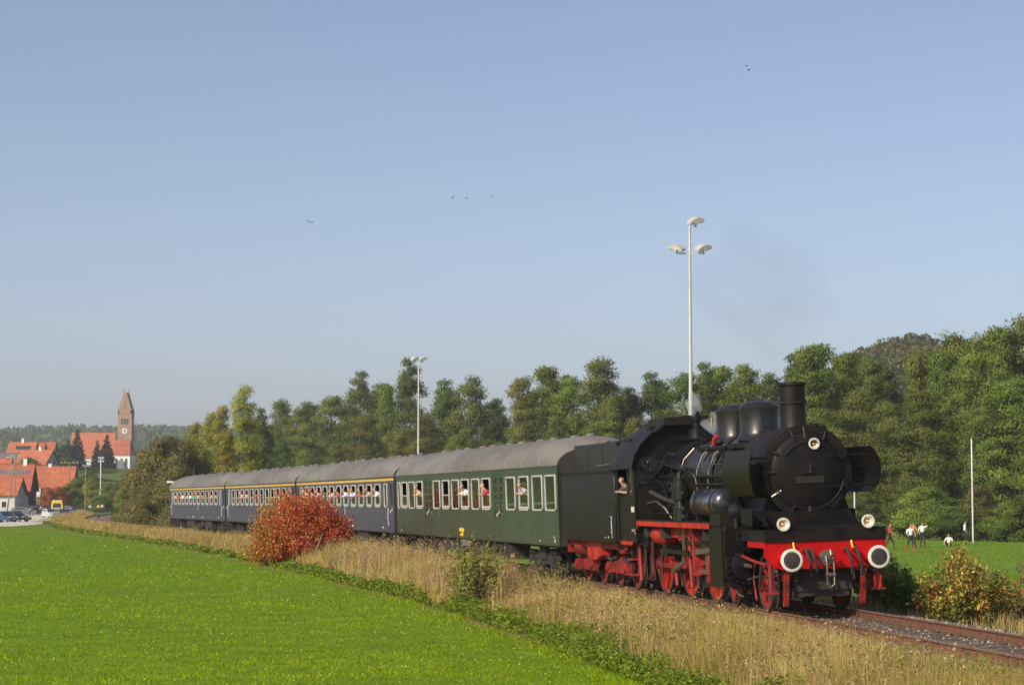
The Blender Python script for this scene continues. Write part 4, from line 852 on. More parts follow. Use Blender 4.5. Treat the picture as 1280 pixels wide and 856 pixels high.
    for e, sg in ((0, 1), (CL, -1)):
        for s_ in (-1, 1): mb = UB(); mb.lathe([(0, .12), (.2, .12), (.21, .2), (.25, .21)], U(e, s_ * .875, 1.06), (sg, 0, 0), 18); mb.build('buffer', M['underframe'], C)
    for u in (3.3, CL - 3.3): coach_bogie(C, u)
    return C
GREENC = coach(18.97, True, 'dark green passenger coach with pale roof and silver window frames next to the tender')
B1 = coach(45.35, False, 'blue coach with yellow stripe coupled directly behind the green coach')
B2 = coach(71.75, False, 'blue coach with yellow stripe between two other blue coaches, half hidden by red bush')
B3 = coach(98.15, False, 'blue coach with yellow stripe at the tail end of the train')

# ------------------------------------------------------------------ people
SKIN = pm('skin', (.34, .195, .13), .6, 0, .08, 20); HAIRS = [pm('brown_hair', (.06, .035, .02), .7), pm('fair_hair', (.32, .22, .10), .7), pm('grey_hair', (.35, .34, .33), .7)]
CLOTH = {k: pm('cloth_' + k, c, .85, 0, .12, 12) for k, c in dict(white=(.78, .78, .76), red=(.38, .03, .03), black=(.02, .02, .022), blue=(.08, .14, .32), lightblue=(.38, .5, .68), teal=(.04, .33, .27), tan=(.42, .31, .2), orange=(.45, .15, .06), grey=(.3, .3, .32), pink=(.5, .32, .3), navy=(.03, .04, .09), yellow=(.7, .52, .1)).items()}
def skin_body(name, J, E, region):
    me = bpy.data.meshes.new(name + '_bones'); keys = list(J); me.from_pydata([J[k][:3] for k in keys], [(keys.index(a), keys.index(b)) for a, b in E], [])
    o = bpy.data.objects.new(name + '_bones', me); COL.objects.link(o)
    o.modifiers.new('skin', 'SKIN')
    for i, k in enumerate(keys):
        sv = me.skin_vertices[0].data[i]; r = J[k][3]; sv.radius = (r, J[k][4] if len(J[k]) > 4 else r); sv.use_root = (i == 0)
    sb = o.modifiers.new('sub', 'SUBSURF'); sb.levels = 1; sb.render_levels = 1
    dg = bpy.context.evaluated_depsgraph_get(); out = bpy.data.meshes.new_from_object(o.evaluated_get(dg)); out.name = name
    bpy.data.objects.remove(o); bpy.data.meshes.remove(me)
    out.materials.clear()
    for m in (SKIN, CLOTH['white'], CLOTH['black'], HAIRS[0], CLOTH['black']): out.materials.append(m)
    A = np.array([J[k][:3] for k in keys])
    for p in out.polygons:
        c = np.array(p.center); best = (9, 0)
        for a, b, m in region:
            pa, pb = np.array(J[a][:3]), np.array(J[b][:3]); d = pb - pa; t = np.clip(np.dot(c - pa, d) / max(np.dot(d, d), 1e-9), 0, 1); q = np.linalg.norm(c - pa - d * t)
            if q < best[0]: best = (q, m)
        m = best[1]
        if m == 'head':
            h = np.array(J['head'][:3]); f = np.array(FACE[name]); v = c - h
            m = 3 if (v[2] > .03 or (np.dot(v, f) < .02 and v[2] > -.07)) else 0
        p.material_index = m; p.use_smooth = True
    return out
FACE = {}
def leaning(name, dx, dz, spread, wave=False):
    FACE[name] = (dx * 2, -1, 0)
    J = {'pel': (0, .42, -.42, .15, .12), 'waist': (0, .28, -.2, .14, .11), 'chest': (dx * .3, .06, .06, .17, .12), 'neck': (dx * .8, -.07, .18, .055), 'jaw': (dx, -.13, .235 + dz, .068), 'head': (dx, -.125, .32 + dz, .088), 'crown': (dx, -.11, .385 + dz, .06), 'nose': (dx * 1.15, -.225, .30 + dz, .015)}
    E = [('pel', 'waist'), ('waist', 'chest'), ('chest', 'neck'), ('neck', 'jaw'), ('jaw', 'head'), ('head', 'crown'), ('head', 'nose')]
    reg = [('pel', 'waist', 1), ('waist', 'chest', 1), ('chest', 'neck', 1), ('neck', 'jaw', 0), ('jaw', 'head', 'head'), ('head', 'crown', 'head'), ('head', 'nose', 0)]
    for s_, k in ((-1, 'l'), (1, 'r')):
        J['sh' + k] = (s_ * .19 + dx * .4, .03, .10, .065); J['el' + k] = (s_ * (.22 + spread), -.13, -.01, .042); J['wr' + k] = (s_ * (.04 + spread * .5), -.24, .015, .032); J['ha' + k] = (s_ * (-.02 + spread * .4), -.27, .02, .036, .02); J['fi' + k] = (s_ * (-.08 + spread * .3), -.275, .015, .022, .014)
        if wave and s_ > 0: J['el' + k] = (.36, -.22, .16, .042); J['wr' + k] = (.40, -.28, .40, .032); J['ha' + k] = (.40, -.29, .46, .038, .02); J['fi' + k] = (.41, -.29, .53, .03, .014)
        E += [('chest', 'sh' + k), ('sh' + k, 'el' + k), ('el' + k, 'wr' + k), ('wr' + k, 'ha' + k), ('ha' + k, 'fi' + k)]
        reg += [('chest', 'sh' + k, 1), ('sh' + k, 'el' + k, 1), ('el' + k, 'wr' + k, 0), ('wr' + k, 'fi' + k, 0)]
    return skin_body(name, J, E, reg)
def standing(name, step=.0, arm=.0, bend=.0, raised=False):
    FACE[name] = (0, -1, 0)
    J = {'pel': (0, 0, .93, .15, .11), 'waist': (0, -bend * .3, 1.08, .135, .10), 'chest': (0, -bend * .8, 1.32, .165, .115), 'neck': (0, -bend, 1.48, .055), 'jaw': (0, -bend - .03, 1.55, .07), 'head': (0, -bend - .02, 1.63, .09), 'crown': (0, -bend, 1.695, .062), 'nose': (0, -bend - .12, 1.615, .014)}
    E = [('pel', 'waist'), ('waist', 'chest'), ('chest', 'neck'), ('neck', 'jaw'), ('jaw', 'head'), ('head', 'crown'), ('head', 'nose')]
    reg = [('pel', 'waist', 2), ('waist', 'chest', 1), ('chest', 'neck', 1), ('neck', 'jaw', 0), ('jaw', 'head', 'head'), ('head', 'crown', 'head'), ('head', 'nose', 0)]
    for s_, k in ((-1, 'l'), (1, 'r')):
        st = step * s_
        J['hip' + k] = (s_ * .09, 0, .87, .095); J['kn' + k] = (s_ * .11, -st * .6 - .03 - abs(step) * .15, .49, .06); J['an' + k] = (s_ * .12, -st + (.12 if s_ < 0 else 0) * (step > .1), .085 + (.10 if s_ < 0 and step > .1 else 0), .04); J['to' + k] = (s_ * .13, -st - .17 + (.12 if s_ < 0 else 0) * (step > .1), .035 + (.06 if s_ < 0 and step > .1 else 0), .038, .028)
        E += [('pel', 'hip' + k), ('hip' + k, 'kn' + k), ('kn' + k, 'an' + k), ('an' + k, 'to' + k)]; reg += [('pel', 'hip' + k, 2), ('hip' + k, 'kn' + k, 2), ('kn' + k, 'an' + k, 4), ('an' + k, 'to' + k, 4)]
        up = raised and s_ > 0
        J['sh' + k] = (s_ * .2, -bend * .85, 1.40, .062)
        J['el' + k] = (s_ * (.40 if up else .28 + arm * .3), -bend + st * .5 - .02, 1.48 if up else 1.14 + arm * .12, .043)
        J['wr' + k] = (s_ * (.16 if up else .26 + arm * .2), -bend + st * .6 - .12 - arm * .1, 1.66 if up else .94 + arm * .3, .032); J['ha' + k] = (J['wr' + k][0] - s_ * (.06 if up else .005), J['wr' + k][1] - .03, J['wr' + k][2] + (.02 if up else -.08), .036, .02)
        E += [('chest', 'sh' + k), ('sh' + k, 'el' + k), ('el' + k, 'wr' + k), ('wr' + k, 'ha' + k)]; reg += [('chest', 'sh' + k, 1), ('sh' + k, 'el' + k, 1), ('el' + k, 'wr' + k, 0), ('wr' + k, 'ha' + k, 0)]
    return skin_body(name, J, E, reg)
def sitting(name):
    FACE[name] = (0, -1, 0)
    J = {'pel': (0, 0, .14, .15, .12), 'waist': (0, .03, .28, .135, .10), 'chest': (0, .02, .52, .165, .115), 'neck': (0, -.02, .68, .055), 'jaw': (0, -.05, .75, .07), 'head': (0, -.04, .83, .09), 'crown': (0, -.02, .895, .062), 'nose': (0, -.14, .815, .014)}
    E = [('pel', 'waist'), ('waist', 'chest'), ('chest', 'neck'), ('neck', 'jaw'), ('jaw', 'head'), ('head', 'crown'), ('head', 'nose')]
    reg = [('pel', 'waist', 2), ('waist', 'chest', 1), ('chest', 'neck', 1), ('neck', 'jaw', 0), ('jaw', 'head', 'head'), ('head', 'crown', 'head'), ('head', 'nose', 0)]
    for s_, k in ((-1, 'l'), (1, 'r')):
        J['hip' + k] = (s_ * .1, -.04, .13, .095); J['kn' + k] = (s_ * .2, -.36, .42, .06); J['an' + k] = (s_ * .16, -.62, .08, .042); J['to' + k] = (s_ * .18, -.78, .05, .038, .028)
        J['sh' + k] = (s_ * .2, .0, .6, .062); J['el' + k] = (s_ * .28, -.12, .38, .043); J['wr' + k] = (s_ * .2, -.32, .42, .032); J['ha' + k] = (s_ * .14, -.38, .42, .036, .02)
        E += [('pel', 'hip' + k), ('hip' + k, 'kn' + k), ('kn' + k, 'an' + k), ('an' + k, 'to' + k), ('chest', 'sh' + k), ('sh' + k, 'el' + k), ('el' + k, 'wr' + k), ('wr' + k, 'ha' + k)]
        reg += [('pel', 'hip' + k, 2), ('hip' + k, 'kn' + k, 2), ('kn' + k, 'an' + k, 0), ('an' + k, 'to' + k, 4), ('chest', 'sh' + k, 1), ('sh' + k, 'el' + k, 1), ('el' + k, 'wr' + k, 0), ('wr' + k, 'ha' + k, 0)]
    return skin_body(name, J, E, reg)
BODY = {'lean_a': leaning('lean_a', .0, .0, .0), 'lean_b': leaning('lean_b', .07, -.02, .10), 'lean_c': leaning('lean_c', -.06, .01, .05), 'wave': leaning('wave', .03, .0, .06, True), 'stand': standing('stand', 0, .1), 'walk': standing('walk', .26, .25, .04), 'arm_up': standing('arm_up', .05, .1, 0, True), 'run': standing('run', .36, .5, .10), 'sit': sitting('sit')}
def person(body, loc, rz, label, group, shirt, hair=0, shorts='black', shoes='black', scale=1, cat='person'):
    o = link('person', BODY[body], None, loc, (0, 0, rz), (scale,) * 3); tag(o, label, cat, group)
    for i, m in enumerate((SKIN, CLOTH[shirt], CLOTH[shorts], HAIRS[hair], CLOTH[shoes])): o.material_slots[i].link = 'OBJECT'; o.material_slots[i].material = m
    return o
bpy.context.view_layer.update()
ORD = ['first', 'second', 'third', 'fourth', 'fifth', 'sixth', 'seventh', 'eighth', 'ninth', 'tenth', 'eleventh', 'twelfth', 'thirteenth', 'fourteenth']
def passenger(C, u, zs, shirt, label, body, hair, du=0.):
    p = C.matrix_world @ U(u + du, -1.43, zs); person(body, p, C.rotation_euler.z + rnd.uniform(-.25, .25), label, 'passengers leaning out of the coach windows', shirt, hair, cat='passenger', scale=rnd.uniform(.92, 1.0))
for u, sh, w, b, h in ((20.85, 'tan', 'last open', 'lean_a', 0), (12.6, 'white', 'middle open', 'lean_b', 0), (9.3, 'red', 'open', 'lean_c', 2), (4.1, 'grey', 'foremost open', 'lean_b', 0)):
    where = {20.85: 'beside the rear door', 12.6: 'midway between the two doors', 9.3: 'beside the front door', 4.1: 'between front door and tender'}[u]
    passenger(GREENC, u, 2.42, sh, 'passenger in %s top leaning out of the green coach window %s' % (sh, where), b, h)
def blue_people(C, which, rows):
    for k, sh, b, h, du in rows:
        lab = 'passenger in %s top at the %s window from the front of the %s blue coach' % (sh, ORD[k], which)
        if du: lab = 'passenger in %s top sharing the %s window from the front of the %s blue coach' % (sh, ORD[k], which)
        passenger(C, 3.5 + 1.9 * k, 2.42, sh, lab, b, h, du)
blue_people(B1, 'foremost', [(0, 'white', 'lean_c', 0, 0), (1, 'tan', 'lean_b', 0, 0), (2, 'orange', 'wave', 0, 0), (3, 'lightblue', 'lean_b', 1, 0), (3, 'white', 'lean_a', 0, .36), (4, 'white', 'lean_c', 0, 0), (5, 'red', 'lean_a', 0, 0), (6, 'pink', 'lean_b', 1, 0), (7, 'grey', 'wave', 0, 0), (8, 'white', 'lean_b', 2, 0), (9, 'pink', 'lean_a', 0, 0), (10, 'white', 'lean_c', 0, 0)])
blue_people(B2, 'middle', [(1, 'yellow', 'wave', 1, 0), (5, 'red', 'lean_b', 0, 0), (7, 'pink', 'lean_a', 0, 0), (8, 'pink', 'lean_c', 2, 0), (4, 'navy', 'lean_a', 0, 0)])
blue_people(B3, 'rearmost', [(0, 'grey', 'lean_a', 0, 0), (1, 'pink', 'lean_b', 1, 0), (3, 'orange', 'lean_a', 0, 0), (4, 'white', 'wave', 0, 0), (5, 'teal', 'lean_c', 0, 0), (6, 'white', 'lean_a', 2, 0), (7, 'pink', 'lean_b', 0, 0), (8, 'white', 'lean_c', 0, 0), (9, 'red', 'lean_a', 1, 0), (10, 'pink', 'lean_c', 0, 0)])
p = LOCO.matrix_world @ U(11.75, -1.36, 2.42); person('lean_a', p, LOCO.rotation_euler.z + .35, 'engine driver in dark blue jacket leaning from the locomotive cab', None, 'navy', 0, cat='driver')
# footballers on the pitch
PG = 'footballers on the pitch'
def footballer(x, yfoot, h_px, body, label, shirt, rz, shorts='black', shoes='black', hair=0):
    Y = 1.78 / h_px * 2675 if h_px else 150
    X = xat(x, Y); person(body, (X, Y, zg1(X, Y) - .01), rz, label, PG, shirt, hair, shorts, shoes, cat='footballer', scale=1.1)
footballer(1110, 686, 31, 'walk', 'footballer in red shirt walking beside the locomotive buffers', 'red', 1.2)
footballer(1136, 692, 33, 'walk', 'footballer in white shirt and black shorts walking towards the railway', 'white', .3, shoes='red')
footballer(1140, 684, 29.5, 'stand', 'footballer in orange bib standing behind a white-shirted player', 'orange', 2.2)
footballer(1151, 682, 29.5, 'arm_up', 'footballer in white shirt holding a hand up to the head', 'white', .2)
footballer(1184, 685, 29, 'sit', 'footballer in white shirt sitting on the grass', 'white', -.5)
footballer(1204, 683, 28, 'stand', 'footballer in white shirt standing still near the bare pole', 'white', 1.3)

# ------------------------------------------------------------------ floodlights and poles by the pitch
def flood_head(parent, p, rz, tilt, sc=1.):
    mb = MB(); pts = [(-.55, 0), (-.50, .14), (-.2, .30), (.2, .34), (.55, .20), (.60, .0)]
    mb.prism(pts, 'y', -.30, .30); mb.box(-.5, .5, -.25, .25, -.03, 0); mb.box(-.12, .12, -.34, .34, -.08, .05); mb.cyl((0, 0, -.28), (0, 0, .05), .05)
    o = mb.build('lamp_head', M['galv'], parent); o.location = p; o.rotation_euler = (tilt, -.25, rz); o.scale = (sc,) * 3
    m2 = MB(); m2.box(-.48, .50, -.26, .26, -.055, -.032); m2.build('lamp_glass', M['pane'], o)
def floodlight(x, Y, ytop, heads, label):
    X = xat(x, Y); z0 = zg1(X, Y); H = zat(ytop, Y) - z0
    E_ = empty('floodlight_mast', (X, Y, z0)); tag(E_, label, 'floodlight')
    mb = MB(); mb.lathe([(-.3, .15), (0, .15), (H * .5, .115), (H * .5 + .01, .105), (H, .07)], (0, 0, 0), (0, 0, 1), 16); mb.build('pole', M['galv'], E_)
    mb = MB(); mb.box(-.22, .22, -.22, .22, -.1, .06); mb.build('base_plate', M['galv'], E_)
    for dx, dz, rz, t in heads:
        flood_head(E_, (dx, 0, H + dz - .05), rz, t, .8)
    zs = sorted({h[1] for h in heads if abs(h[0]) > .3})
    for dz in zs:
        w = [h[0] for h in heads if h[1] == dz]; mb = MB(); mb.box(min(w) - .1, max(w) + .1, -.05, .05, H + dz - .32, H + dz - .24); mb.build('cross_arm', M['galv'], E_)
floodlight(863.5, 120, 283, [(.33, .28, .3, .3), (-.72, -1.25, 2.6, -.25), (.75, -1.25, .4, .3)], 'tall floodlight mast with three lamp heads standing behind the locomotive')
floodlight(523, 225, 452, [(-.38, .28, .5, .3), (.45, .28, .3, .3)], 'floodlight mast with two lamp heads rising behind the coaches')
def pole(x, Y, ytop, label, r=.09):
    X = xat(x, Y); z0 = zg1(X, Y); H = zat(ytop, Y) - z0
    E_ = empty('steel_pole', (X, Y, z0)); tag(E_, label, 'pole')
    mb = MB(); mb.lathe([(-.3, r), (H - .05, r * .8), (H, r * .5)], (0, 0, 0), (0, 0, 1), 12); mb.build('shaft', M['galv'], E_); mb = MB(); mb.lathe([(-.05, .25), (.06, .25), (.08, .14)], (0, 0, 0), (0, 0, 1), 12); mb.build('footing', M['ballast'], E_)
pole(1214, 177, 548, 'bare grey steel pole at the edge of the wood beside the pitch', .08)
pole(1067, 60, 610, 'thin pale post beside the front of the locomotive', .03)

# ------------------------------------------------------------------ foliage
def leaf_cloud(P, size, col, flat=0., out=None):
    n = len(P); a = rng.normal(size=(n, 3)); a /= np.linalg.norm(a, axis=1)[:, None]
    b = rng.normal(size=(n, 3)); b[:, 2] *= (1 - flat); a[:, 2] *= (1 - flat); b -= a * (a * b).sum(1)[:, None] / (a * a).sum(1)[:, None]; b /= np.linalg.norm(b, axis=1)[:, None]
    s = np.asarray(size).reshape(-1, 1) * np.ones((n, 1)); w = s * rng.uniform(.45, .75, (n, 1))
    V = np.stack([P + a * s, P + b * w, P - a * s, P - b * w], 1).reshape(-1, 3)
    F = np.arange(4 * n).reshape(n, 4)
    if out is not None:            # shading normals bent outwards so the sunlit side of a crown looks brighter
        geo = np.cross(a, b); o_ = out / np.maximum(np.linalg.norm(out, axis=1)[:, None], 1e-6); fl = (geo * o_).sum(1) < 0
        F[fl] = F[fl][:, ::-1]; geo[fl] *= -1
        nn = o_ * .75 + geo * .6; nn /= np.linalg.norm(nn, axis=1)[:, None]
        return V, F, np.repeat(col, 4, 0), np.repeat(nn, 4, 0)
    return V, F, np.repeat(col, 4, 0)
def limb_tube(mb, p0, p1, r0, r1, bend=.1):
    p0, p1 = Vector(p0), Vector(p1); m = (p0 + p1) / 2 + Vector((rnd.uniform(-1, 1), rnd.uniform(-1, 1), rnd.uniform(0, 1))) * bend * (p1 - p0).length
    mb.tube([p0, p0.lerp(m, .6), m, m.lerp(p1, .6), p1], r0, 6, r1)
def pick_col(n, pal, w, jit=.18):
    i = rng.choice(len(pal), n, p=np.array(w) / sum(w)); return np.array(pal)[i] * rng.uniform(1 - jit, 1 + jit, (n, 1))
PAL = {'green': ([(0.132, 0.199, 0.034), (0.103, 0.168, 0.030), (0.168, 0.224, 0.037), (0.179, 0.196, 0.040)], [5, 4, 3, 1]),
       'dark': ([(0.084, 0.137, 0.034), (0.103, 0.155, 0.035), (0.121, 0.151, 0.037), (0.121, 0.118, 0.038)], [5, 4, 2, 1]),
       'olive': ([(0.151, 0.181, 0.038), (0.125, 0.159, 0.035), (0.188, 0.204, 0.041), (0.151, 0.137, 0.040)], [4, 4, 2, 1]),
       'yellow': ([(0.302, 0.280, 0.036), (0.224, 0.246, 0.034), (0.168, 0.207, 0.034), (0.370, 0.291, 0.039)], [3, 4, 3, 1]),
       'knoll': ([(.105, .115, .034), (.085, .10, .03), (.14, .125, .036), (.11, .085, .036)], [4, 4, 2, 1]),
       'willow': ([(0.15, 0.15, 0.042), (0.12, 0.13, 0.036), (0.18, 0.165, 0.048), (0.14, 0.115, 0.045)], [4, 4, 3, 1]),
       'autumn': ([(0.45, 0.126, 0.033), (0.33, 0.168, 0.033), (0.24, 0.196, 0.033), (0.51, 0.084, 0.033)], [4, 3, 2, 2])}
def crown_mesh(name, seed, H, Rm, t0, lobes, clumps, leaves, lsize, pal, profile='round', cl_r=.42):
    g = np.random.default_rng(seed); P = []; C = []; O = []; base_pal, wt = PAL[pal]
    for i in range(lobes):
        t = t0 + (1 - t0) * (i + g.random()) / lobes; q = (t - t0) / (1 - t0)
        if profile == 'round': pr = math.sin(PI * min(1, .17 + q * .79)) ** .7 * (1 - .22 * q)
        elif profile == 'tall': pr = (1 - .7 * q) * min(1, q * 6 + .45)
        else: pr = math.sqrt(max(0, 1 - q * q))
        ang = i * 2.4 + g.uniform(-.9, .9); rr = Rm * pr * g.uniform(.25, .95)
        lr = Rm * (.13 + .15 * g.random()) * (.65 + .35 * pr)
        c = np.array([rr * math.cos(ang), rr * math.sin(ang), t * H - lr * .6 - .10 * H * (rr / Rm) ** 2 * (q > .5) + g.normal(0, .025 * H)])
        lobe_tint = g.uniform(.88, 1.12)
        d = g.normal(size=(clumps, 3)); d[:, 2] = np.abs(d[:, 2]) * 1.1 - .45; d /= np.linalg.norm(d, axis=1)[:, None]
        cc = c + d * lr * g.uniform(.55, 1.15, (clumps, 1))
        pp = cc[:, None, :] + np.clip(g.normal(0, cl_r, (clumps, leaves, 3)), -1.7 * cl_r, 1.7 * cl_r) * np.array([1, 1, .62])
        P.append(pp.reshape(-1, 3)); n = clumps * leaves; O.append((pp - (c - np.array([0, 0, lr * .35]))).reshape(-1, 3) + np.array([c[0], c[1], 0]) * .5)
        i_ = g.choice(len(base_pal), clumps, p=np.array(wt) / sum(wt))
        col = np.repeat(np.array(base_pal)[i_] * g.uniform(.88, 1.14, (clumps, 1)) * lobe_tint, leaves, 0) * g.uniform(.85, 1.15, (n, 1)); C.append(col)
    P = np.concatenate(P); C = np.concatenate(C); P[:, 2] = np.maximum(P[:, 2], .05)
    V, F, CC, NN = leaf_cloud(P, g.uniform(lsize * .7, lsize * 1.3, len(P)), C, 0, np.concatenate(O))
    return np_mesh(name, V, F, M['leaf'], CC, True, NN)
def trunk_mesh(name, H, r, t0, Rm, mat='bark'):
    mb = MB(); x = rnd.uniform(-.3, .3)
    mb.tube([(0, 0, -.4), (x * .2, 0, H * .15), (x, rnd.uniform(-.3, .3), H * .4), (x * .6, rnd.uniform(-.4, .4), H * .65), (x * .3, 0, H * .93)], r, 8, r * .15)
    for k in range(11):
        z = H * (t0 + .1 + (.7 - t0) * k / 11); w = k * 2.4; q = Rm * rnd.uniform(.5, .85) * (1 - .5 * k / 11)
        limb_tube(mb, (x * .8, 0, z), (q * math.cos(w), q * math.sin(w), z + q * .7), r * .42 * (1 - .5 * k / 11), .03)
    return mb.mesh(name, M[mat])
TREES = {}
for i, (nm, H, Rm, t0, pal, prof) in enumerate((('green', 20, 4.4, .10, 'green', 'round'), ('green', 20, 3.6, .08, 'green', 'tall'), ('green', 20, 5.0, .14, 'olive', 'round'), ('dark', 20, 4.2, .08, 'dark', 'round'), ('dark', 20, 3.5, .10, 'dark', 'tall'), ('olive', 20, 4.6, .10, 'olive', 'round'), ('olive', 20, 3.8, .06, 'olive', 'tall'), ('yellow', 20, 4.0, .08, 'yellow', 'round'), ('yellow', 20, 3.2, .06, 'yellow', 'tall'), ('autumn', 8, 3.6, .22, 'autumn', 'round'))):
    big = H > 10
    TREES.setdefault(nm, []).append((H, crown_mesh('crown', 100 + i, H, Rm, t0, 66 if big else 24, 13 if big else 12, 28 if big else 22, .125 if big else .15, pal, prof, .44), trunk_mesh('trunk', H, .26 if big else .14, t0, Rm)))
SHRUBS = [crown_mesh('foliage', 140 + i, 5, r, .04, 30, 18, 28, .09, pal, 'dome', .30) for i, (r, pal) in enumerate(((3.2, 'willow'), (2.8, 'willow'), (3.0, 'green'), (2.6, 'yellow'), (2.8, 'dark')))]
SHRUB_STEM = trunk_mesh('stem', 4, .09, .05, 1.6)
def tree(kind, X, Y, ytop_z, label, group, name='broadleaf_tree', widen=1., v=None):
    H, cm, tm = rnd.choice(TREES[kind]) if v is None else TREES[kind][v]
    z0 = zg1(X, Y); s = (ytop_z - z0) / H
    E_ = empty(name, (X, Y, z0), (0, 0, rnd.uniform(0, 6.28))); E_.scale = (s * widen * rnd.uniform(.9, 1.12), s * widen * rnd.uniform(.9, 1.12), s); tag(E_, label, 'tree', group)
    link('trunk', tm, E_); link('crown', cm, E_); return E_
def shrub(v, X, Y, h, w, label, group=None, name='shrub'):
    z0 = zg1(X, Y); E_ = empty(name, (X, Y, z0), (0, 0, rnd.uniform(0, 6.28))); E_.scale = (w / 5.6, w / 5.6, h / 5); tag(E_, label, 'bush', group)
    link('stem', SHRUB_STEM, E_); link('foliage', SHRUBS[v], E_); return E_

# the wood behind the pitch: skyline of the photograph's trees, by picture column and distance
SKY = np.array([(318, 560), (350, 507), (400, 487), (430, 492), (455, 472), (480, 468), (530, 455), (560, 470), (590, 478), (620, 490), (660, 466), (690, 457), (720, 470), (750, 453), (775, 474), (800, 478), (830, 446), (860, 458), (890, 445), (920, 455), (950, 466), (985, 446), (1010, 430), (1040, 428), (1070, 440), (1100, 448), (1140, 444), (1180, 424), (1230, 412), (1255, 402), (1300, 386), (1400, 375)])
DEP = np.array([(300, 400), (500, 300), (700, 250), (900, 218), (1080, 203), (1290, 192), (1420, 190)])
WG = 'trees of the wood behind the pitch'
KW = {'green': 'leafy green', 'dark': 'dark green', 'olive': 'olive green'}
def wlabel(k, x, rank):
    where = 'behind the blue coaches' if x < 560 else 'behind the green coach' if x < 715 else 'behind the tender and locomotive' if x < 1065 else 'beyond the sports pitch'
    return rank % KW[k] + ' ' + where
def wood():
    xs = list(range(346, 720, 34)) + list(range(722, 1000, 31)) + list(range(1000, 1420, 28))
    for x in xs:
        xx = x + rnd.uniform(-10, 10); Y = np.interp(xx, DEP[:, 0], DEP[:, 1]) * rnd.uniform(1.03, 1.12); top = np.interp(xx, SKY[:, 0], SKY[:, 1]) + rnd.uniform(-6, 16)
        k = rnd.choice(['green', 'dark', 'green'] if xx < 560 else ['green', 'dark', 'olive'] if xx < 700 else ['green', 'olive', 'green', 'green', 'dark'])
        tree(k, xat(xx, Y), Y, zat(top, Y), wlabel(k, xx, 'tall %s skyline tree of the wood'), WG, widen=rnd.uniform(.8, 1.12))
    for x in list(range(350, 1400, 38)):      # lower front rank
        xx = x + rnd.uniform(-12, 12); Y = np.interp(xx, DEP[:, 0], DEP[:, 1]) * rnd.uniform(.985, 1.02); top = np.interp(xx, SKY[:, 0], SKY[:, 1]); top = top + (626 - top) * rnd.uniform(.28, .52)
        k = rnd.choice(['green', 'green', 'olive'])
        tree(k, xat(xx, Y), Y, zat(top, Y), wlabel(k, xx, 'low %s tree at the front edge of the wood'), WG, widen=rnd.uniform(1.0, 1.4))
    for x in range(350, 1400, 40):            # rear rank closing the gaps
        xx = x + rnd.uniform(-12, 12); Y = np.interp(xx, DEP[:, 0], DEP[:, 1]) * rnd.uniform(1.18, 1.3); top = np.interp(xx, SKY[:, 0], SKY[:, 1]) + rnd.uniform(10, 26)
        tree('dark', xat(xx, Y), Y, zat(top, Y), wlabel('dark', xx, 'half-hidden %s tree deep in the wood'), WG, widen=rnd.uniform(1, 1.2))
wood()
for i in range(17):
    xx = 1060 + i * 20; Y = np.interp(xx, DEP[:, 0], DEP[:, 1]) * .965 + rnd.uniform(-2, 2)
    shrub(rnd.choice([2, 2, 4, 0]), xat(xx, Y), Y, rnd.uniform(2, 5), rnd.uniform(4, 6), 'low bush along the foot of the wood beyond the pitch', 'bushes at the foot of the wood')
# trees and bushes left of the last coach
for x, top, Y, k, w, v in ((303, 488, 262, 'yellow', .85, 0), (326, 515, 285, 'dark', .8, 0), (276, 512, 268, 'yellow', .85, 0), (262, 520, 280, 'yellow', .8, 0), (242, 532, 300, 'yellow', .8, 0), (285, 545, 235, 'yellow', .9, 0), (352, 548, 320, 'green', 1., 0), (335, 535, 340, 'dark', 1, 0)):
    tree(k, xat(x, Y), Y, zat(top, Y), {'yellow': 'yellowing tree standing behind the tail of the train', 'dark': 'dark tree among the yellowing trees behind the tail coach', 'green': 'green tree beside the yellowing trees behind the tail coach'}[k], 'trees behind the tail coach', widen=w, v=v)
for x, top, Y, w, v in ((205, 546, 235, 7.5, 0), (180, 568, 245, 6.5, 1), (236, 552, 240, 7, 0), (222, 575, 225, 6, 1), (165, 590, 262, 5, 1), (195, 598, 228, 5, 0), (252, 565, 250, 6.5, 3), (158, 612, 250, 3.4, 2), (176, 615, 236, 3.6, 0), (237, 600, 218, 5, 1)):
    z0 = zg1(xat(x, Y), Y); shrub(v, xat(x, Y), Y, zat(top, Y) - z0, w, 'grey-green willow bush beside the line behind the tail coach', 'willow bushes behind the tail coach')
for x, top, Y, v, w in ((143, 602, 470, 2, 7), (118, 600, 440, 3, 7), (100, 598, 450, 2, 8), (135, 604, 430, 2, 7), (150, 606, 420, 4, 7), (168, 592, 560, 0, 8), (86, 606, 440, 3, 6), (108, 590, 500, 2, 9), (60, 588, 520, 4, 8), (34, 572, 560, 2, 9), (70, 565, 640, 2, 12), (78, 556, 700, 4, 14), (150, 602, 520, 4, 8), (125, 620, 415, 2, 5), (110, 584, 600, 4, 11), (122, 588, 580, 2, 11), (134, 587, 600, 4, 11), (146, 594, 590, 2, 11), (157, 597, 610, 4, 10), (140, 602, 540, 3, 9), (116, 598, 540, 2, 10), (128, 600, 550, 4, 9), (152, 604, 540, 4, 9)):
    X = xat(x, Y); shrub(v, X, Y, zat(top, Y) - zg1(X, Y), w, 'bushy green garden shrub among the village houses', 'garden shrubs of the village')
for x, top, Y, w in ((61, 610, 425, 1.1), (74, 609, 432, 1.15)):
    X = xat(x, Y); tree('autumn', X, Y, zat(top, Y), 'small red and orange autumn tree in front of the barn roofs', 'autumn trees by the barns', widen=w)

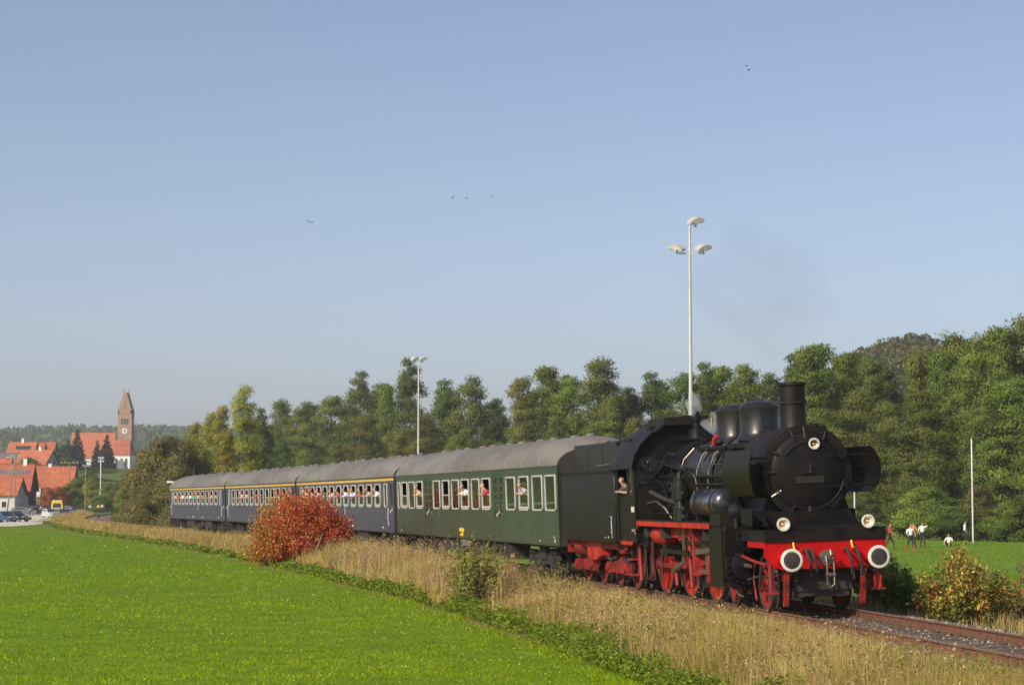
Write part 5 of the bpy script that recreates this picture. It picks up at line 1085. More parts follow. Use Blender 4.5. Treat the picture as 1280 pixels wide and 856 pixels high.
def conifer(seed, H=20):
    g = np.random.default_rng(seed); P = []; n_l = 26
    for k in range(n_l):
        q = k / (n_l - 1); z = H * (.06 + .93 * q); r = H * .19 * (1 - q) ** .85 + .2
        for b in range(max(5, int(13 * (1 - q) + 4))):
            w = g.uniform(0, 6.28); L = r * g.uniform(.7, 1.15); m = int(18 * (1 - q) + 6); t = g.random(m) ** .7
            pp = np.stack([np.cos(w) * L * t, np.sin(w) * L * t, z - L * .45 * t + .1 * L * t * t], 1) + g.normal(0, .09 * (1 + (1 - q)), (m, 3)); P.append(pp)
    P = np.concatenate(P); C = np.array([(.022, .036, .018)]) * g.uniform(.6, 1.6, (len(P), 1)); V, F, CC = leaf_cloud(P, g.uniform(.32, .62, len(P)), C, .4)
    mb = MB(); mb.tube([(0, 0, -.4), (0, 0, H * .5), (0, 0, H * .97)], .24, 8, .03)
    return np_mesh('crown', V, F, M['needle'], CC), mb.mesh('trunk', M['bark'])
CON = [conifer(5), conifer(6)]
for i, (x, top, Y, w) in enumerate(((97, 537, 690, 1.6), (86, 549, 720, 1.4), (122, 551, 680, 1.5), (134, 543, 690, 1.6), (128, 560, 660, 1.3), (140, 560, 720, 1.3), (91, 556, 660, 1.2), (103, 560, 700, 1.2))):
    X = xat(x, Y); z0 = zg1(X, Y); s = (zat(top, Y) - z0) / 20; E_ = empty('spruce_tree', (X, Y, z0), (0, 0, rnd.uniform(0, 6))); E_.scale = (s * w, s * w, s)
    tag(E_, 'dark pointed spruce standing in front of the church', 'tree', 'spruces in front of the church'); c, t = CON[i % 2]; link('trunk', t, E_); link('crown', c, E_)

# far wooded hills, each read as one mass
def hill_wood(name, n, sampler, h, label, pal, blade, m=26):
    X, Y = sampler(n); Z = zg(X, Y)
    ht = h * rng.uniform(.6, 1.15, n); d = rng.normal(size=(n, m, 3)); d /= np.linalg.norm(d, axis=2)[..., None]; d[..., 2] = np.abs(d[..., 2]) * 1.2 - .3
    P = np.stack([X, Y, Z + ht * .62], 1)[:, None, :] + d * (ht * .42)[:, None, None] * np.array([.85, .85, 1.0])
    C = np.repeat(pick_col(n, *PAL[pal], jit=.22)[:, None, :], m, 1).reshape(-1, 3) * rng.uniform(.8, 1.2, (n * m, 1))
    V, F, CC, NN = leaf_cloud(P.reshape(-1, 3), np.repeat(ht * blade, m), C, 0, (d + np.array([0, 0, .3])).reshape(-1, 3)); o = link(name, np_mesh(name, V, F, M['leaf'], CC, True, NN)); tag(o, label, 'wood', kind='stuff')
hill_wood('wooded_knoll', 1700, lambda n: (116 + rng.normal(0, 42, n), 600 + rng.normal(0, 42, n)), 7, 'rounded wooded knoll rising above the trees behind the locomotive', 'knoll', .085, 40)
def ridge(n):
    Y = rng.uniform(1330, 2250, n); return (rng.uniform(-.36, .34, n) * Y, Y)
hill_wood('distant_forest', 13000, ridge, 16, 'blue-green forest on the far ridge beyond the village', 'dark', .22, 11)
def midwood(n):
    Y = rng.uniform(400, 1200, n); return (rng.uniform(-.125, .12, n) * Y, Y)
hill_wood('distant_woodland', 1400, midwood, 12, 'hazy woodland seen between the trees behind the train', 'dark', .19, 14)

# ------------------------------------------------------------------ bushes by the line
def big_red_bush():
    X, Y = xat(378, 89), 89; z0 = zg1(X, Y); E_ = empty('autumn_bush', (X, Y, z0)); tag(E_, 'dense dome-shaped autumn bush with red and orange leaves beside the blue coaches', 'bush')
    n = 52000; g = np.random.default_rng(3)
    # stems fanning out, leaves clumped along them
    ns = 520; a = g.uniform(0, 2 * PI, ns); el = g.uniform(.10, 1, ns) ** .8
    tip = np.stack([2.48 * np.cos(a) * np.sqrt(1 - (el * .96) ** 2) * g.uniform(.82, 1.03, ns), 1.7 * np.sin(a) * np.sqrt(1 - (el * .96) ** 2) * g.uniform(.85, 1.03, ns), .15 + 2.82 * el * g.uniform(.9, 1.05, ns)], 1)
    tip[:, 2] -= .22 * np.clip(tip[:, 0] / 2.3, -1, 1) ** 2; tip *= (1 + .09 * np.sin(a * 3 + el * 5) * g.random(ns))[:, None]
    i = g.integers(0, ns, n); t = g.uniform(.45, 1.03, n)[:, None]; root = np.stack([tip[:, 0] * .22, tip[:, 1] * .22, 0 * a], 1)
    P = root[i] * (1 - t) + tip[i] * t + g.normal(0, .11, (n, 3)); P[:, 2] = np.maximum(P[:, 2], .04)
    q = np.clip(P[:, 0] / 2.3 + g.normal(0, .22, n), -1, 1)[:, None]
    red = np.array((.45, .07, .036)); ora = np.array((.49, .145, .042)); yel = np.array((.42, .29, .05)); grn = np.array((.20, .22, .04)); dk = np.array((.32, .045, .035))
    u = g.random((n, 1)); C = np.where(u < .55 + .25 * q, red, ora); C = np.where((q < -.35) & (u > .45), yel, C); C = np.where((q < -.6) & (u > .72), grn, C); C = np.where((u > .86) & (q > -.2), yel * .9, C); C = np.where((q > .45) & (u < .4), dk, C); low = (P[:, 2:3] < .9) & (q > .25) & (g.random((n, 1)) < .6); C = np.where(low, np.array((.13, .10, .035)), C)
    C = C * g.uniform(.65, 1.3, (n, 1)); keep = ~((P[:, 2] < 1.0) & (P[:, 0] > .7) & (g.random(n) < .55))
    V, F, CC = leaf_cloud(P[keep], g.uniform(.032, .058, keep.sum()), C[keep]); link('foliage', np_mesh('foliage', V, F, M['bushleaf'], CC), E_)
    mb = MB()
    for k in range(46): p = tip[k * 9]; r_ = root[k * 9]; mb.tube([Vector(r_) - Vector((0, 0, .15)), Vector(r_).lerp(Vector(p), .5) + Vector((0, 0, .1)), Vector(p) * .96], .02, 5, .006)
    mb.build('stem', M['bark'], E_)
    mb = MB()
    for p in ((1.0, -1.5, 1.35), (1.55, -1.5, .85), (1.3, -1.5, .5), (1.85, -1.3, .6)): mb.tube([(p[0] - .55, -1.35, -.05), (p[0] - .25, -1.5, p[2] * .5), p], .032, 5, .012)
    mb.build('bare_branch', M['paleBark'], E_)
big_red_bush()
def loose_bush(x, Y, h, w, label, pal, wts, n, ls, name='shrub', stems=26, up=.5, lat=None):
    X = xat(x, Y); z0 = zg1(X, Y); E_ = empty(name, (X, Y, z0 - .03)); tag(E_, label, 'bush'); g = np.random.default_rng(int(x)); P = []; mb = MB()
    k = n // stems
    for i in range(stems):
        a = g.uniform(0, 6.28); r = w / 2 * math.sqrt(g.random()); H = h * g.uniform(.55, 1.02) * (1 - .35 * (r / (w / 2)) ** 2)
        p1 = np.array([r * math.cos(a), r * math.sin(a) * .8, H]); p0 = p1 * np.array([.35, .35, 0]); m = (p0 + p1) / 2 + np.array([0, 0, .12 * h]) + g.normal(0, .05 * w, 3)
        mb.tube([p0 - np.array([0, 0, .1]), m, p1], .012, 5, .004)
        t = g.uniform(.18, 1.02, k)[:, None]; P.append((1 - t) ** 2 * p0 + 2 * t * (1 - t) * m + t * t * p1 + g.normal(0, .055 * w * .8, (k, 3)))
    P = np.concatenate(P); P[:, 2] = np.maximum(P[:, 2], .03)
    clus = (vnoise(P[:, 0] + 50, P[:, 2] + 9, .28, 3) + .5 * vnoise(P[:, 1], P[:, 2], .2, 5)) / 1.5
    idx = np.clip((np.argsort(np.argsort(clus + g.normal(0, .10, len(P)))) / len(P)), 0, .999); cum = np.cumsum(np.array(wts) / sum(wts)); C = np.array(pal)[np.searchsorted(cum, idx)] * g.uniform(.7, 1.3, (len(P), 1))
    V, F, CC = leaf_cloud(P, g.uniform(ls * .7, ls * 1.3, len(P)), C); link('foliage', np_mesh('foliage', V, F, M['bushleaf'], CC), E_); mb.build('stem', M['bark'], E_)
loose_bush(594, 52.5, 1.95, 1.65, 'slender yellow-green sapling growing in the dry grass by the green coach', [(.22, .23, .045), (.17, .19, .04), (.28, .26, .07)], [5, 3, 2], 4600, .032, 'sapling', 40)
loose_bush(1196, 42.8, 1.60, 1.85, 'loose autumn shrub with yellow, red and green leaves right of the rails', [(.14, .17, .03), (.32, .09, .04), (.24, .24, .04), (.5, .42, .05), (.28, .15, .05)], [5, 2, 6, 2, 1.5], 9500, .036, 'autumn_shrub', 44)
loose_bush(1232, 44.5, 1.25, 1.5, 'greenish autumn shrub with red berries beside the track ahead of the locomotive', [(.15, .17, .03), (.28, .10, .04), (.22, .21, .04)], [5, 2, 4], 4200, .036, 'autumn_shrub', 26)
loose_bush(1272, 47, 1.5, 1.5, 'sparse reddish shrub on the far side of the rails', [(.11, .13, .03), (.26, .10, .04), (.2, .17, .03)], [4, 3, 3], 3000, .036, 'autumn_shrub', 22)
loose_bush(1100, 49.5, 1.35, 1.6, 'low dark green shrub in the shade of the locomotive', [(.09, .16, .03), (.12, .19, .03)], [5, 4], 5200, .042, 'shrub', 30)
loose_bush(1130, 48.5, 1.15, 1.4, 'rounded green shrub between the locomotive buffer and the autumn shrub', [(.09, .16, .03), (.13, .2, .035)], [5, 4], 4200, .042, 'shrub', 26)
loose_bush(1160, 47.5, .8, 1.2, 'small green shrub just behind the autumn shrub', [(.07, .12, .02), (.10, .14, .025)], [5, 4], 3000, .042, 'shrub', 22)
loose_bush(682, 60.5, .7, 2.2, 'low grey-green bramble beside the rear wheels of the tender', [(.11, .12, .06), (.15, .13, .06), (.08, .08, .04)], [4, 3, 2], 4200, .045, 'bramble', 30)

# ------------------------------------------------------------------ grasses
def blades(X, Y, Z, h, w, lean, c0, c1):
    n = len(X); a = rng.uniform(0, 2 * PI, n); s = rng.uniform(0, 2 * PI, n); dx, dy = np.cos(a), np.sin(a); lx, ly = np.cos(s) * lean * h, np.sin(s) * lean * h
    b = np.stack([X, Y, Z - .03], 1); W_ = np.stack([dx * w, dy * w, 0 * w], 1); m = b + np.stack([lx * .3, ly * .3, h * .55], 1); t = b + np.stack([lx, ly, h * (1 - .3 * np.abs(lean))], 1)
    V = np.stack([b - W_, b + W_, m - W_ * .8, m + W_ * .8, t], 1).reshape(-1, 3); i = np.arange(n)[:, None] * 5
    F = np.concatenate([i + np.array([[0, 1, 3]]), i + np.array([[0, 3, 2]]), i + np.array([[2, 3, 4]])])
    C = np.stack([c0, c0, (c0 + c1) / 2, (c0 + c1) / 2, c1], 1).reshape(-1, 3); return V, F, C
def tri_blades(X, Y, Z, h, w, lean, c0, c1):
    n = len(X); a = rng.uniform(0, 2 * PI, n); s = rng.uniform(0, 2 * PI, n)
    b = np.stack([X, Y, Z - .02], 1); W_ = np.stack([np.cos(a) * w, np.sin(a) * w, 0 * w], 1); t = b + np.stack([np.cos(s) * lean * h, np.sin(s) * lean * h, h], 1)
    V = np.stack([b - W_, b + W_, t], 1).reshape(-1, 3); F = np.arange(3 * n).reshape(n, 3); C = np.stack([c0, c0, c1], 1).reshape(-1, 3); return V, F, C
def sample_l(n, l0, l1, p=1.6, c=55.):
    """distances along the line, denser near the camera end"""
    t = rng.random(n); a, b = (c + l0) ** (1 - p), (c + l1) ** (1 - p); return (a + (b - a) * t) ** (1 / (1 - p)) - c
def dry_grass():
    n = 350000; l = sample_l(n, -22, 330); u = rng.random(n); d = -1.25 - 4.1 * u ** .9
    tX, tY, th = track(l); X = tX + np.cos(th) * d; Y = tY + np.sin(th) * d
    cl = vnoise(X, Y, .8, 6) * .55 + vnoise(X, Y, 2.6, 7) * .45; keep = rng.random(n) < np.clip(.25 + 1.5 * (cl - .22), .12, 1) * np.clip((-d - .6) * 1.0, .45, 1) * np.where(d < -4.9, .6, 1); X, Y, d, cl, l = X[keep], Y[keep], d[keep], cl[keep], l[keep]; n = len(X)
    z = zg(X, Y)
    hb = np.interp(l, [-22, -6, 2, 14, 22, 34, 46, 60, 120, 330], [.72, .70, .55, .58, .95, 1.0, .9, .8, .72, .8]); ramp = np.interp(-d, [1.2, 1.7, 2.2, 3.2, 4.6, 5.2, 5.5], [.36, .52, .70, .92, 1.0, .62, .4])
    h = hb * ramp * rng.uniform(.45, 1.15, n) * (.6 + .8 * cl); w = np.maximum(.0032, .00011 * Y) * rng.uniform(.6, 1.4, n)
    pal = np.array([(.50, .38, .13), (.58, .47, .19), (.37, .22, .10), (.31, .29, .06), (.45, .30, .12), (.19, .23, .04)]); pn = vnoise(X, Y, 1.7, 9)
    pr = np.clip(np.searchsorted([.14, .40, .55, .70, .84], np.clip(pn * .75 + rng.normal(.12, .2, n), 0, 1)), 0, 5); C = pal[pr] * rng.uniform(.7, 1.25, (n, 1))
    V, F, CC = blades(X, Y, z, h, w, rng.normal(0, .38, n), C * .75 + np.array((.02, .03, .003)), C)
    # seed heads
    m = rng.random(n) < .2; m &= h > .3; k = 3
    P = np.repeat(np.stack([X[m], Y[m], z[m] + h[m] * .93], 1), k, 0); P += rng.normal(0, .016, P.shape) * np.array([1, 1, 3.2]); cs = np.repeat(C[m], k, 0)
    V2, F2, C2 = leaf_cloud(P, np.repeat(np.maximum(.007, .00016 * Y[m]), k) * rng.uniform(.7, 1.4, len(P)), cs)
    link_stuff('dry_grass', [(V, F, CC)], M['dry'], 'tall dry straw-coloured grass along the railway bank', 'grass', [(V2, F2, C2)])
def link_stuff(name, tris, mat, label, cat, quads=()):
    Vs, Fs, Cs = [], [], []; b = 0
    for V, F, C in tris: Vs.append(V); Fs.append(F + b); Cs.append(C); b += len(V)
    for V, F, C in quads: Vs.append(V); f = F + b; Fs.append(f[:, :3]); Fs.append(f[:, [0, 2, 3]]); Cs.append(C); b += len(V)
    o = link(name, np_mesh(name, np.concatenate(Vs), np.concatenate(Fs), mat, np.concatenate(Cs))); tag(o, label, cat, kind='stuff'); return o
dry_grass()
def tall_stalks():
    n = 2600; l = np.concatenate([rng.uniform(12, 46, 1700), rng.uniform(-18, 12, 350), rng.uniform(46, 110, 550)]); d = rng.uniform(-5.2, -2.9, n); tX, tY, th = track(l); X = tX + np.cos(th) * d; Y = tY + np.sin(th) * d
    k = vnoise(X, Y, 3.1, 12) > .42; X, Y, l = X[k], Y[k], l[k]; n = len(X); z = zg(X, Y)
    h = np.interp(l, [-20, 10, 16, 24, 44, 60, 110], [.8, .8, 1.15, 1.35, 1.2, 1.0, .9]) * rng.uniform(.7, 1.1, n); C = np.array([(.42, .30, .17)]) * rng.uniform(.7, 1.25, (n, 1))
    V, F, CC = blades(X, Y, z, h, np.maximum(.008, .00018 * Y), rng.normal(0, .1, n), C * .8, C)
    m = 16; t = rng.uniform(.45, 1, (n, m, 1)); P = np.stack([X, Y, z], 1)[:, None, :] + np.array([0, 0, 1.]) * t * h[:, None, None] + rng.normal(0, .035, (n, m, 3))
    V2, F2, C2 = leaf_cloud(P.reshape(-1, 3), rng.uniform(.014, .030, n * m), np.repeat(np.array([(.40, .29, .14)]) * rng.uniform(.6, 1.25, (n, 1)), m, 0))
    link_stuff('dry_stalks', [(V, F, CC)], M['dry'], 'tall faded seed stalks standing in the dry grass beside the coaches', 'stalks', [(V2, F2, C2)])
tall_stalks()
def herbs():
    n = 180000; l = sample_l(n, -22, 240); base = EDGE - .05 + 2.6 * rng.random(n) ** 1.5; tX, tY, th = track(l); X = tX + np.cos(th) * base; Y = tY + np.sin(th) * base
    cl = vnoise(X, Y, .9, 14) * .6 + vnoise(X, Y, .35, 15) * .4; pat = np.interp(l, [-22, 10, 40, 62, 240], [.36, .38, .42, .50, .54]); far = (base - EDGE) * .10 + .30 * (vnoise(X, Y, 3.4, 16) - .5) - .12 * (vnoise(X, Y, .15, 17) - .5)
    k = cl > pat + far - .05; X, Y, cl, base, l = X[k], Y[k], cl[k], base[k], l[k]; n = len(X)
    hm = (.05 + .62 * (cl - .3)) * np.interp(l, [-22, 20, 60], [1, 1, .8]); Z = zg(X, Y) + hm * np.sqrt(rng.random(n)) + .02
    pal = np.array([(.15, .22, .02), (.20, .27, .026), (.10, .165, .018), (.28, .27, .04)]); C = pal[rng.choice(4, n, p=[.4, .3, .2, .1])] * rng.uniform(.7, 1.25, (n, 1))
    V, F, CC = leaf_cloud(np.stack([X, Y, Z], 1), np.maximum(.028, .0007 * Y) * rng.uniform(.6, 1.4, n), C, .35)
    # scattered green sprouts amid the dry grass
    n2 = 30000; l = sample_l(n2, -22, 160); d = rng.uniform(-4.6, -2.2, n2); tX, tY, th = track(l); X = tX + np.cos(th) * d; Y = tY + np.sin(th) * d; k = (vnoise(X, Y, 1.1, 21) > .6); X, Y = X[k], Y[k]; n2 = len(X)
    C2 = np.array([(.12, .15, .03)]) * rng.uniform(.6, 1.3, (n2, 1)); V2, F2, C2 = leaf_cloud(np.stack([X, Y, zg(X, Y) + rng.uniform(.05, .5, n2)], 1), np.maximum(.03, .0007 * Y) * rng.uniform(.7, 1.3, n2), C2, .2)
    link_stuff('nettles', [], M['herb'], 'low leafy green herbs along the edge of the mown field', 'herbs', [(V, F, CC), (V2, F2, C2)])
herbs()
def field():
    n = 430000; p = 1.7; a, b = 24. ** (1 - p), 215. ** (1 - p); Y = (a + (b - a) * rng.random(n)) ** (1 / (1 - p)); X = rng.uniform(-.34, .20, n) * Y - rng.uniform(0, 3, n); d = tdist(X, Y)
    k = d < edge_of(X, Y) + .55 * rng.random(n); X, Y, d = X[k], Y[k], d[k]; n = len(X); z = zg(X, Y, d)
    cl = vnoise(X, Y, .16, 31) * .55 + vnoise(X, Y, .6, 34) * .45; big = vnoise(X, Y, 5, 32) * .6 + vnoise(X, Y, 1.6, 35) * .4; h = (.02 + .06 * cl) * rng.uniform(.5, 1.4, n) * np.where(d > EDGE - .5, 1.5, 1) * (.8 + .4 * big); w = np.maximum(.0055, .0002 * Y) * rng.uniform(.5, 1.5, n)
    pal = np.array([(.25, .345, .008), (.30, .40, .012), (.165, .26, .006), (.48, .54, .08)]); C = pal[np.clip(np.searchsorted([.45, .70, .92], np.clip(.7 * rng.random(n) + .3 * vnoise(X, Y, 1.3, 33), 0, 1)), 0, 3)] * (.86 + .28 * big[:, None]) * (.8 + .4 * cl[:, None]) * rng.uniform(.55, 1.4, (n, 1))
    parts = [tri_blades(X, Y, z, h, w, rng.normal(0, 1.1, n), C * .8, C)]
    n2 = 26000; Y = (a + (b - a) * rng.random(n2)) ** (1 / (1 - p)); X = rng.uniform(-.34, .20, n2) * Y; d = tdist(X, Y); k = (d < edge_of(X, Y) - .1) & (vnoise(X, Y, .7, 41) > .5); X, Y = X[k], Y[k]; n2 = len(X)
    C2 = np.array([(.24, .33, .03)]) * rng.uniform(.5, 1.7, (n2, 1)); q = leaf_cloud(np.stack([X, Y, zg(X, Y) + rng.uniform(.03, .10, n2)], 1), np.maximum(.022, .0005 * Y) * rng.uniform(.7, 1.3, n2), C2, .6)
    link_stuff('grass', parts, M['grass'], 'short bright green mown grass covering the field', 'grass', [q])
field()
def right_bank():
    n = 50000; l = rng.uniform(-24, 40, n) ; d = 2.4 + 6 * rng.random(n) ** 1.2; tX, tY, th = track(l); X = tX + np.cos(th) * d; Y = tY + np.sin(th) * d; z = zg(X, Y); pn = vnoise(X, Y, 1.2, 51)
    dry = (pn + rng.normal(0, .15, n) + np.interp(d, [2.4, 4, 7], [.25, .12, -.2])) > .62; C = np.where(dry[:, None], np.array([(.40, .31, .13)]), np.array([(.10, .155, .025)])) * rng.uniform(.65, 1.25, (n, 1)); h = np.where(dry, .42, .22) * rng.uniform(.5, 1.2, n) * np.interp(d, [2.4, 3.2, 5, 8.4], [.4, 1, .9, .5])
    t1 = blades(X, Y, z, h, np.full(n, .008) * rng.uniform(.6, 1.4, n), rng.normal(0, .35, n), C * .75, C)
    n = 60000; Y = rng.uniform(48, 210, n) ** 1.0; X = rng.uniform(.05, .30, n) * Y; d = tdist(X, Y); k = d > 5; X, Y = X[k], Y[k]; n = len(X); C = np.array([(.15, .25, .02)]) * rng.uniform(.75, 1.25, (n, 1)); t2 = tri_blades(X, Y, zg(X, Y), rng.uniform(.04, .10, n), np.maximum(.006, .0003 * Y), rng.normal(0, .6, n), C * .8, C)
    link_stuff('bank_grass', [t1, t2], M['dry'], 'mixed green and dry grass between the rails and the sports pitch', 'grass')
right_bank()

# ------------------------------------------------------------------ village houses (local x along the ridge, y away from the camera)
def house(name, X, Y, L, Wd, zeave, zridge, rz, wall, roof, label, group=None, base=None, wins=(), gwins=(), chim=(), over=.5, door=None, cat='house'):
    """X, Y: the near right-hand corner; heights are absolute"""
    zb = (zg1(X - L / 2, Y + Wd / 2) if base is None else base); E_ = empty(name, (X, Y, zb), (0, 0, rz)); tag(E_, label, cat, group); he, hr = zeave - zb, zridge - zb
    mb = MB(); mb.prism([(0, -2), (0, he), (Wd / 2, hr - .12), (Wd, he), (Wd, -2)], 'x', -L, 0); wl = mb.build('wall', M[wall], E_)
    t = .22; k = (hr - he) / (Wd / 2); mb = MB()
    for s0, s1 in (((-over, he - over * k), (Wd / 2, hr)), ((Wd + over, he - over * k), (Wd / 2, hr))): mb.prism([s0, s1, (s1[0], s1[1] + t), (s0[0], s0[1] + t)], 'x', -L - over, over)
    rf = mb.build('roof', M[roof], E_)
    mb = MB(); mb.box(-L - over, over, Wd / 2 - .15, Wd / 2 + .15, hr + t - .05, hr + t + .06); mb.build('ridge_tiles', M[roof], rf)
    mb = MB()
    for x in (-L - over - .03, over + .005): mb.prism([(-over, he - over * k - .1), (Wd / 2, hr - .1), (Wd + over, he - over * k - .1), (Wd + over, he - over * k + .08), (Wd / 2, hr + .1), (-over, he - over * k + .08)], 'x', x, x + .03)
    mb.build('barge_board', M['darkwood_and_shade'], rf)
    for x, h in chim: mb = MB(); mb.box(x - .35, x + .35, Wd / 2 - .35, Wd / 2 + .35, hr - .6, hr + h); mb.box(x - .42, x + .42, Wd / 2 - .42, Wd / 2 + .42, hr + h, hr + h + .12); mb.build('chimney', M['plaster'], rf)
    def win(p0, p1, axis):
        mb = MB(); mb.box(*[v for ab in zip(p0, p1) for v in ab]); w = mb.build('window', M['plaster'], E_)
        q0, q1 = list(p0), list(p1)
        for i in range(3):
            if i != axis: q0[i] += .1; q1[i] -= .1
        if axis == 1: q0[1] -= .03; q1[1] = p0[1] + .01
        else: q1[0] += .03; q0[0] = p1[0] - .01
        mb = MB(); mb.box(*[v for ab in zip(q0, q1) for v in ab]); mb.build('pane', M['pane'], w)
    for x, z, w, h in wins: win((x - w / 2, -.05, z), (x + w / 2, .05, z + h), 1)
    for y, z, w, h in gwins: win((-.05, y - w / 2, z), (.05, y + w / 2, z + h), 0)
    if door: x, w, h = door; mb = MB(); mb.box(x - w / 2, x + w / 2, -.04, .06, -1, h); mb.build('door', M['darkwood_and_shade'], E_)
    return E_, rf, he, hr
house('village_house', xat(21, 376), 376, 15, 7.6, zat(617, 378), zat(598, 380), 0, 'greywall', 'tile2', 'grey-walled house with orange roof and pale gable facing the railway', wins=((-2, 1.2, 1, 1.2), (-4.5, 1.2, 1, 1.2), (-7, 1.2, 1, 1.2)), gwins=((2.4, 1.0, .9, 1.2), (5.2, 1.0, .9, 1.2)))
e, rf, he, hr = house('village_house', xat(37, 428), 428, 9, 9.5, zat(611, 430), zat(581, 432), R(3), 'darkwood_and_shade', 'tile', 'red-roofed house with gable coloured dark for shade and dark solar strip on its roof', chim=((-1.5, 1.1),))  # shade on the right-hand gable is put into the dark wall colour
mb = MB(); k = (hr - he) / 4.75
mb.prism([(2.6, he + 2.6 * k + .25), (3.5, he + 3.5 * k + .25), (3.5, he + 3.5 * k + .33), (2.6, he + 2.6 * k + .33)], 'x', -6.8, -.5); mb.build('solar_panel', M['slate'], rf)
house('village_house', xat(8, 440), 440, 9, 9, zat(602, 440), zat(574, 444), R(2), 'greywall', 'tile2', 'orange-roofed house beside the red-roofed house with dark gable')
house('barn', xat(60, 468), 468, 3.7, 9, zat(609, 470), zat(583, 474), 0, 'darkwood_and_shade', 'tile', 'barn with red roof, white gable trim and wall coloured dark as its shaded opening', cat='barn', over=.2, chim=((-.3, .5),))  # dark wall colour stands in for the unlit interior of the barn opening
house('barn', xat(91, 466), 466, 5.1, 9, zat(611, 468), zat(584, 472), R(2), 'darkwood_and_shade', 'tile2', 'timber barn with broad orange roof behind the autumn trees', cat='barn', over=.25)
mb = MB(); X = xat(52, 455); mb.box(X - 2.5, X, 455, 455.3, zat(618, 455), zat(610, 455)); mb.box(X - 2.4, X - .1, 455.02, 455.25, zg1(X, 455) - .5, zat(618, 455)); o = mb.build('shed', M['plaster']); tag(o, 'white panel wall in front of the dark barn', 'shed')
e, rf, he, hr = house('village_house', xat(41, 640), 640, 7.6, 8, zat(569, 640), zat(553, 644), R(-2), 'plaster', 'tile2', 'hillside house with orange roof carrying blue solar panels', chim=((-3.9, 1.0),))
k = (hr - he) / 4
for i in range(4): mb = MB(); mb.prism([(1.6, he + 1.6 * k + .26), (2.6, he + 2.6 * k + .26), (2.6, he + 2.6 * k + .34), (1.6, he + 1.6 * k + .34)], 'x', -5.6 + i * 1.15, -4.5 + i * 1.15); mb.build('solar_panel', M['pane'], rf)
house('village_house', xat(53, 655), 655, 3.2, 7, zat(566, 655), zat(554, 658), 0, 'plaster', 'tile', 'small red-roofed house beside the solar-panelled roof')
house('village_house', xat(57, 585), 585, 8.5, 8.5, zat(579, 588), zat(563, 590), R(-14), 'greywall', 'tile2', 'orange-roofed house with pale gable and two gable windows on the hillside', gwins=((2.6, 1.6, 1.0, 1.4), (5.6, 1.6, 1.0, 1.4)), chim=((-3.5, .9),))
house('village_house', xat(20, 600), 600, 9, 8, zat(578, 600), zat(567, 604), 0, 'greywall', 'slate', 'blue-grey roofed house on the hillside', wins=((-2, 2.2, 1.2, 1.2), (-5, 2.2, 1.2, 1.2)))
house('village_house', xat(66, 690), 690, 4, 7, zat(566, 690), zat(553, 694), 0, 'plaster', 'tile', 'far red roof showing above the hillside shrubs')
house('village_house', xat(120, 520), 520, 4.6, 7, zat(612, 520), zat(601, 522), 0, 'plaster', 'tile2', 'low orange roof half hidden behind garden shrubs below the spruces', cat='house')

# ------------------------------------------------------------------ church
CY = 850.; cz = zg1(xat(150, CY), CY) - 2
CH = empty('church', (xat(156, CY), CY, cz)); tag(CH, 'village church with tall brick tower, red roofs and white walls', 'church')
def cz_(y, Y=CY): return zat(y, Y) - cz
def cx_(x, Y=CY): return xat(x, Y) - CH.location.x
hw = 2.75; he, hr = cz_(517), cz_(490)
mb = MB(); mb.box(-hw, hw, 0, 5.6, -2, he)
for k in range(7):
    t = k / 7; w = hw * (1 - t * .86)
    for y in (0, 5.0): mb.box(-w, w, y + .003 * k, y + .6 - .003 * k, he + (hr - he) * t, he + (hr - he) * (k + 1) / 7 + .12)
for x in (-hw, hw - .5): mb.box(x, x + .5, .0, .5, he, he + 1.9); mb.box(x, x + .5, 5.1, 5.6, he, he + 1.9)
mb.box(-.75, -.45, .1, .5, hr, hr + 1.6); mb.box(.45, .75, 5.1, 5.5, hr, hr + 1.7); mb.box(-hw - .1, hw + .1, -.1, 5.7, he - .3, he); mb.box(-hw - .08, hw + .08, -.08, 5.68, cz_(533), cz_(532))
tw = mb.build('tower', M['brick'], CH)
mb = MB(); mb.prism([(-hw, he), (0, hr + .2), (hw, he)], 'y', .6, 5.0); mb.build('tower_roof', M['slate'], tw)
mb = MB(); mb.lathe([(0, 1.15), (.12, 1.1), (.13, 0)], (0, 0, cz_(538.5)), (0, -1, 0), 28, False); ck = mb.build('clock_face', M['white'], tw)
tw.name = 'tower'
mb = MB(); mb.lathe([(.135, .42), (.14, 0)], (0, 0, cz_(538.5)), (0, -1, 0), 16, False); mb.box(-.08, .08, -.15, -.13, cz_(538.5), cz_(538.5) + .95); mb.box(0, .7, -.15, -.13, cz_(538.5) - .07, cz_(538.5) + .07); mb.build('clock_hands', M['slate'], tw)
for x in (-1.05, 0, 1.05): mb = MB(); mb.box(x - .38, x + .38, -.06, .05, cz_(530), cz_(523)); mb.build('belfry_opening', M['pane'], tw)
for y in (1.6, 2.8, 4.0): mb = MB(); mb.box(hw - .04, hw + .05, y - .35, y + .35, cz_(530), cz_(523)); mb.build('belfry_opening', M['pane'], tw)
for z, w in ((505, .3), (511, .35), (511, -.35)): mb = MB(); mb.box(w - .18 if z > 506 else -.2, w + .18 if z > 506 else .2, -.05, .1, cz_(z), cz_(z - 4)); mb.build('gable_niche', M['slate'], tw)
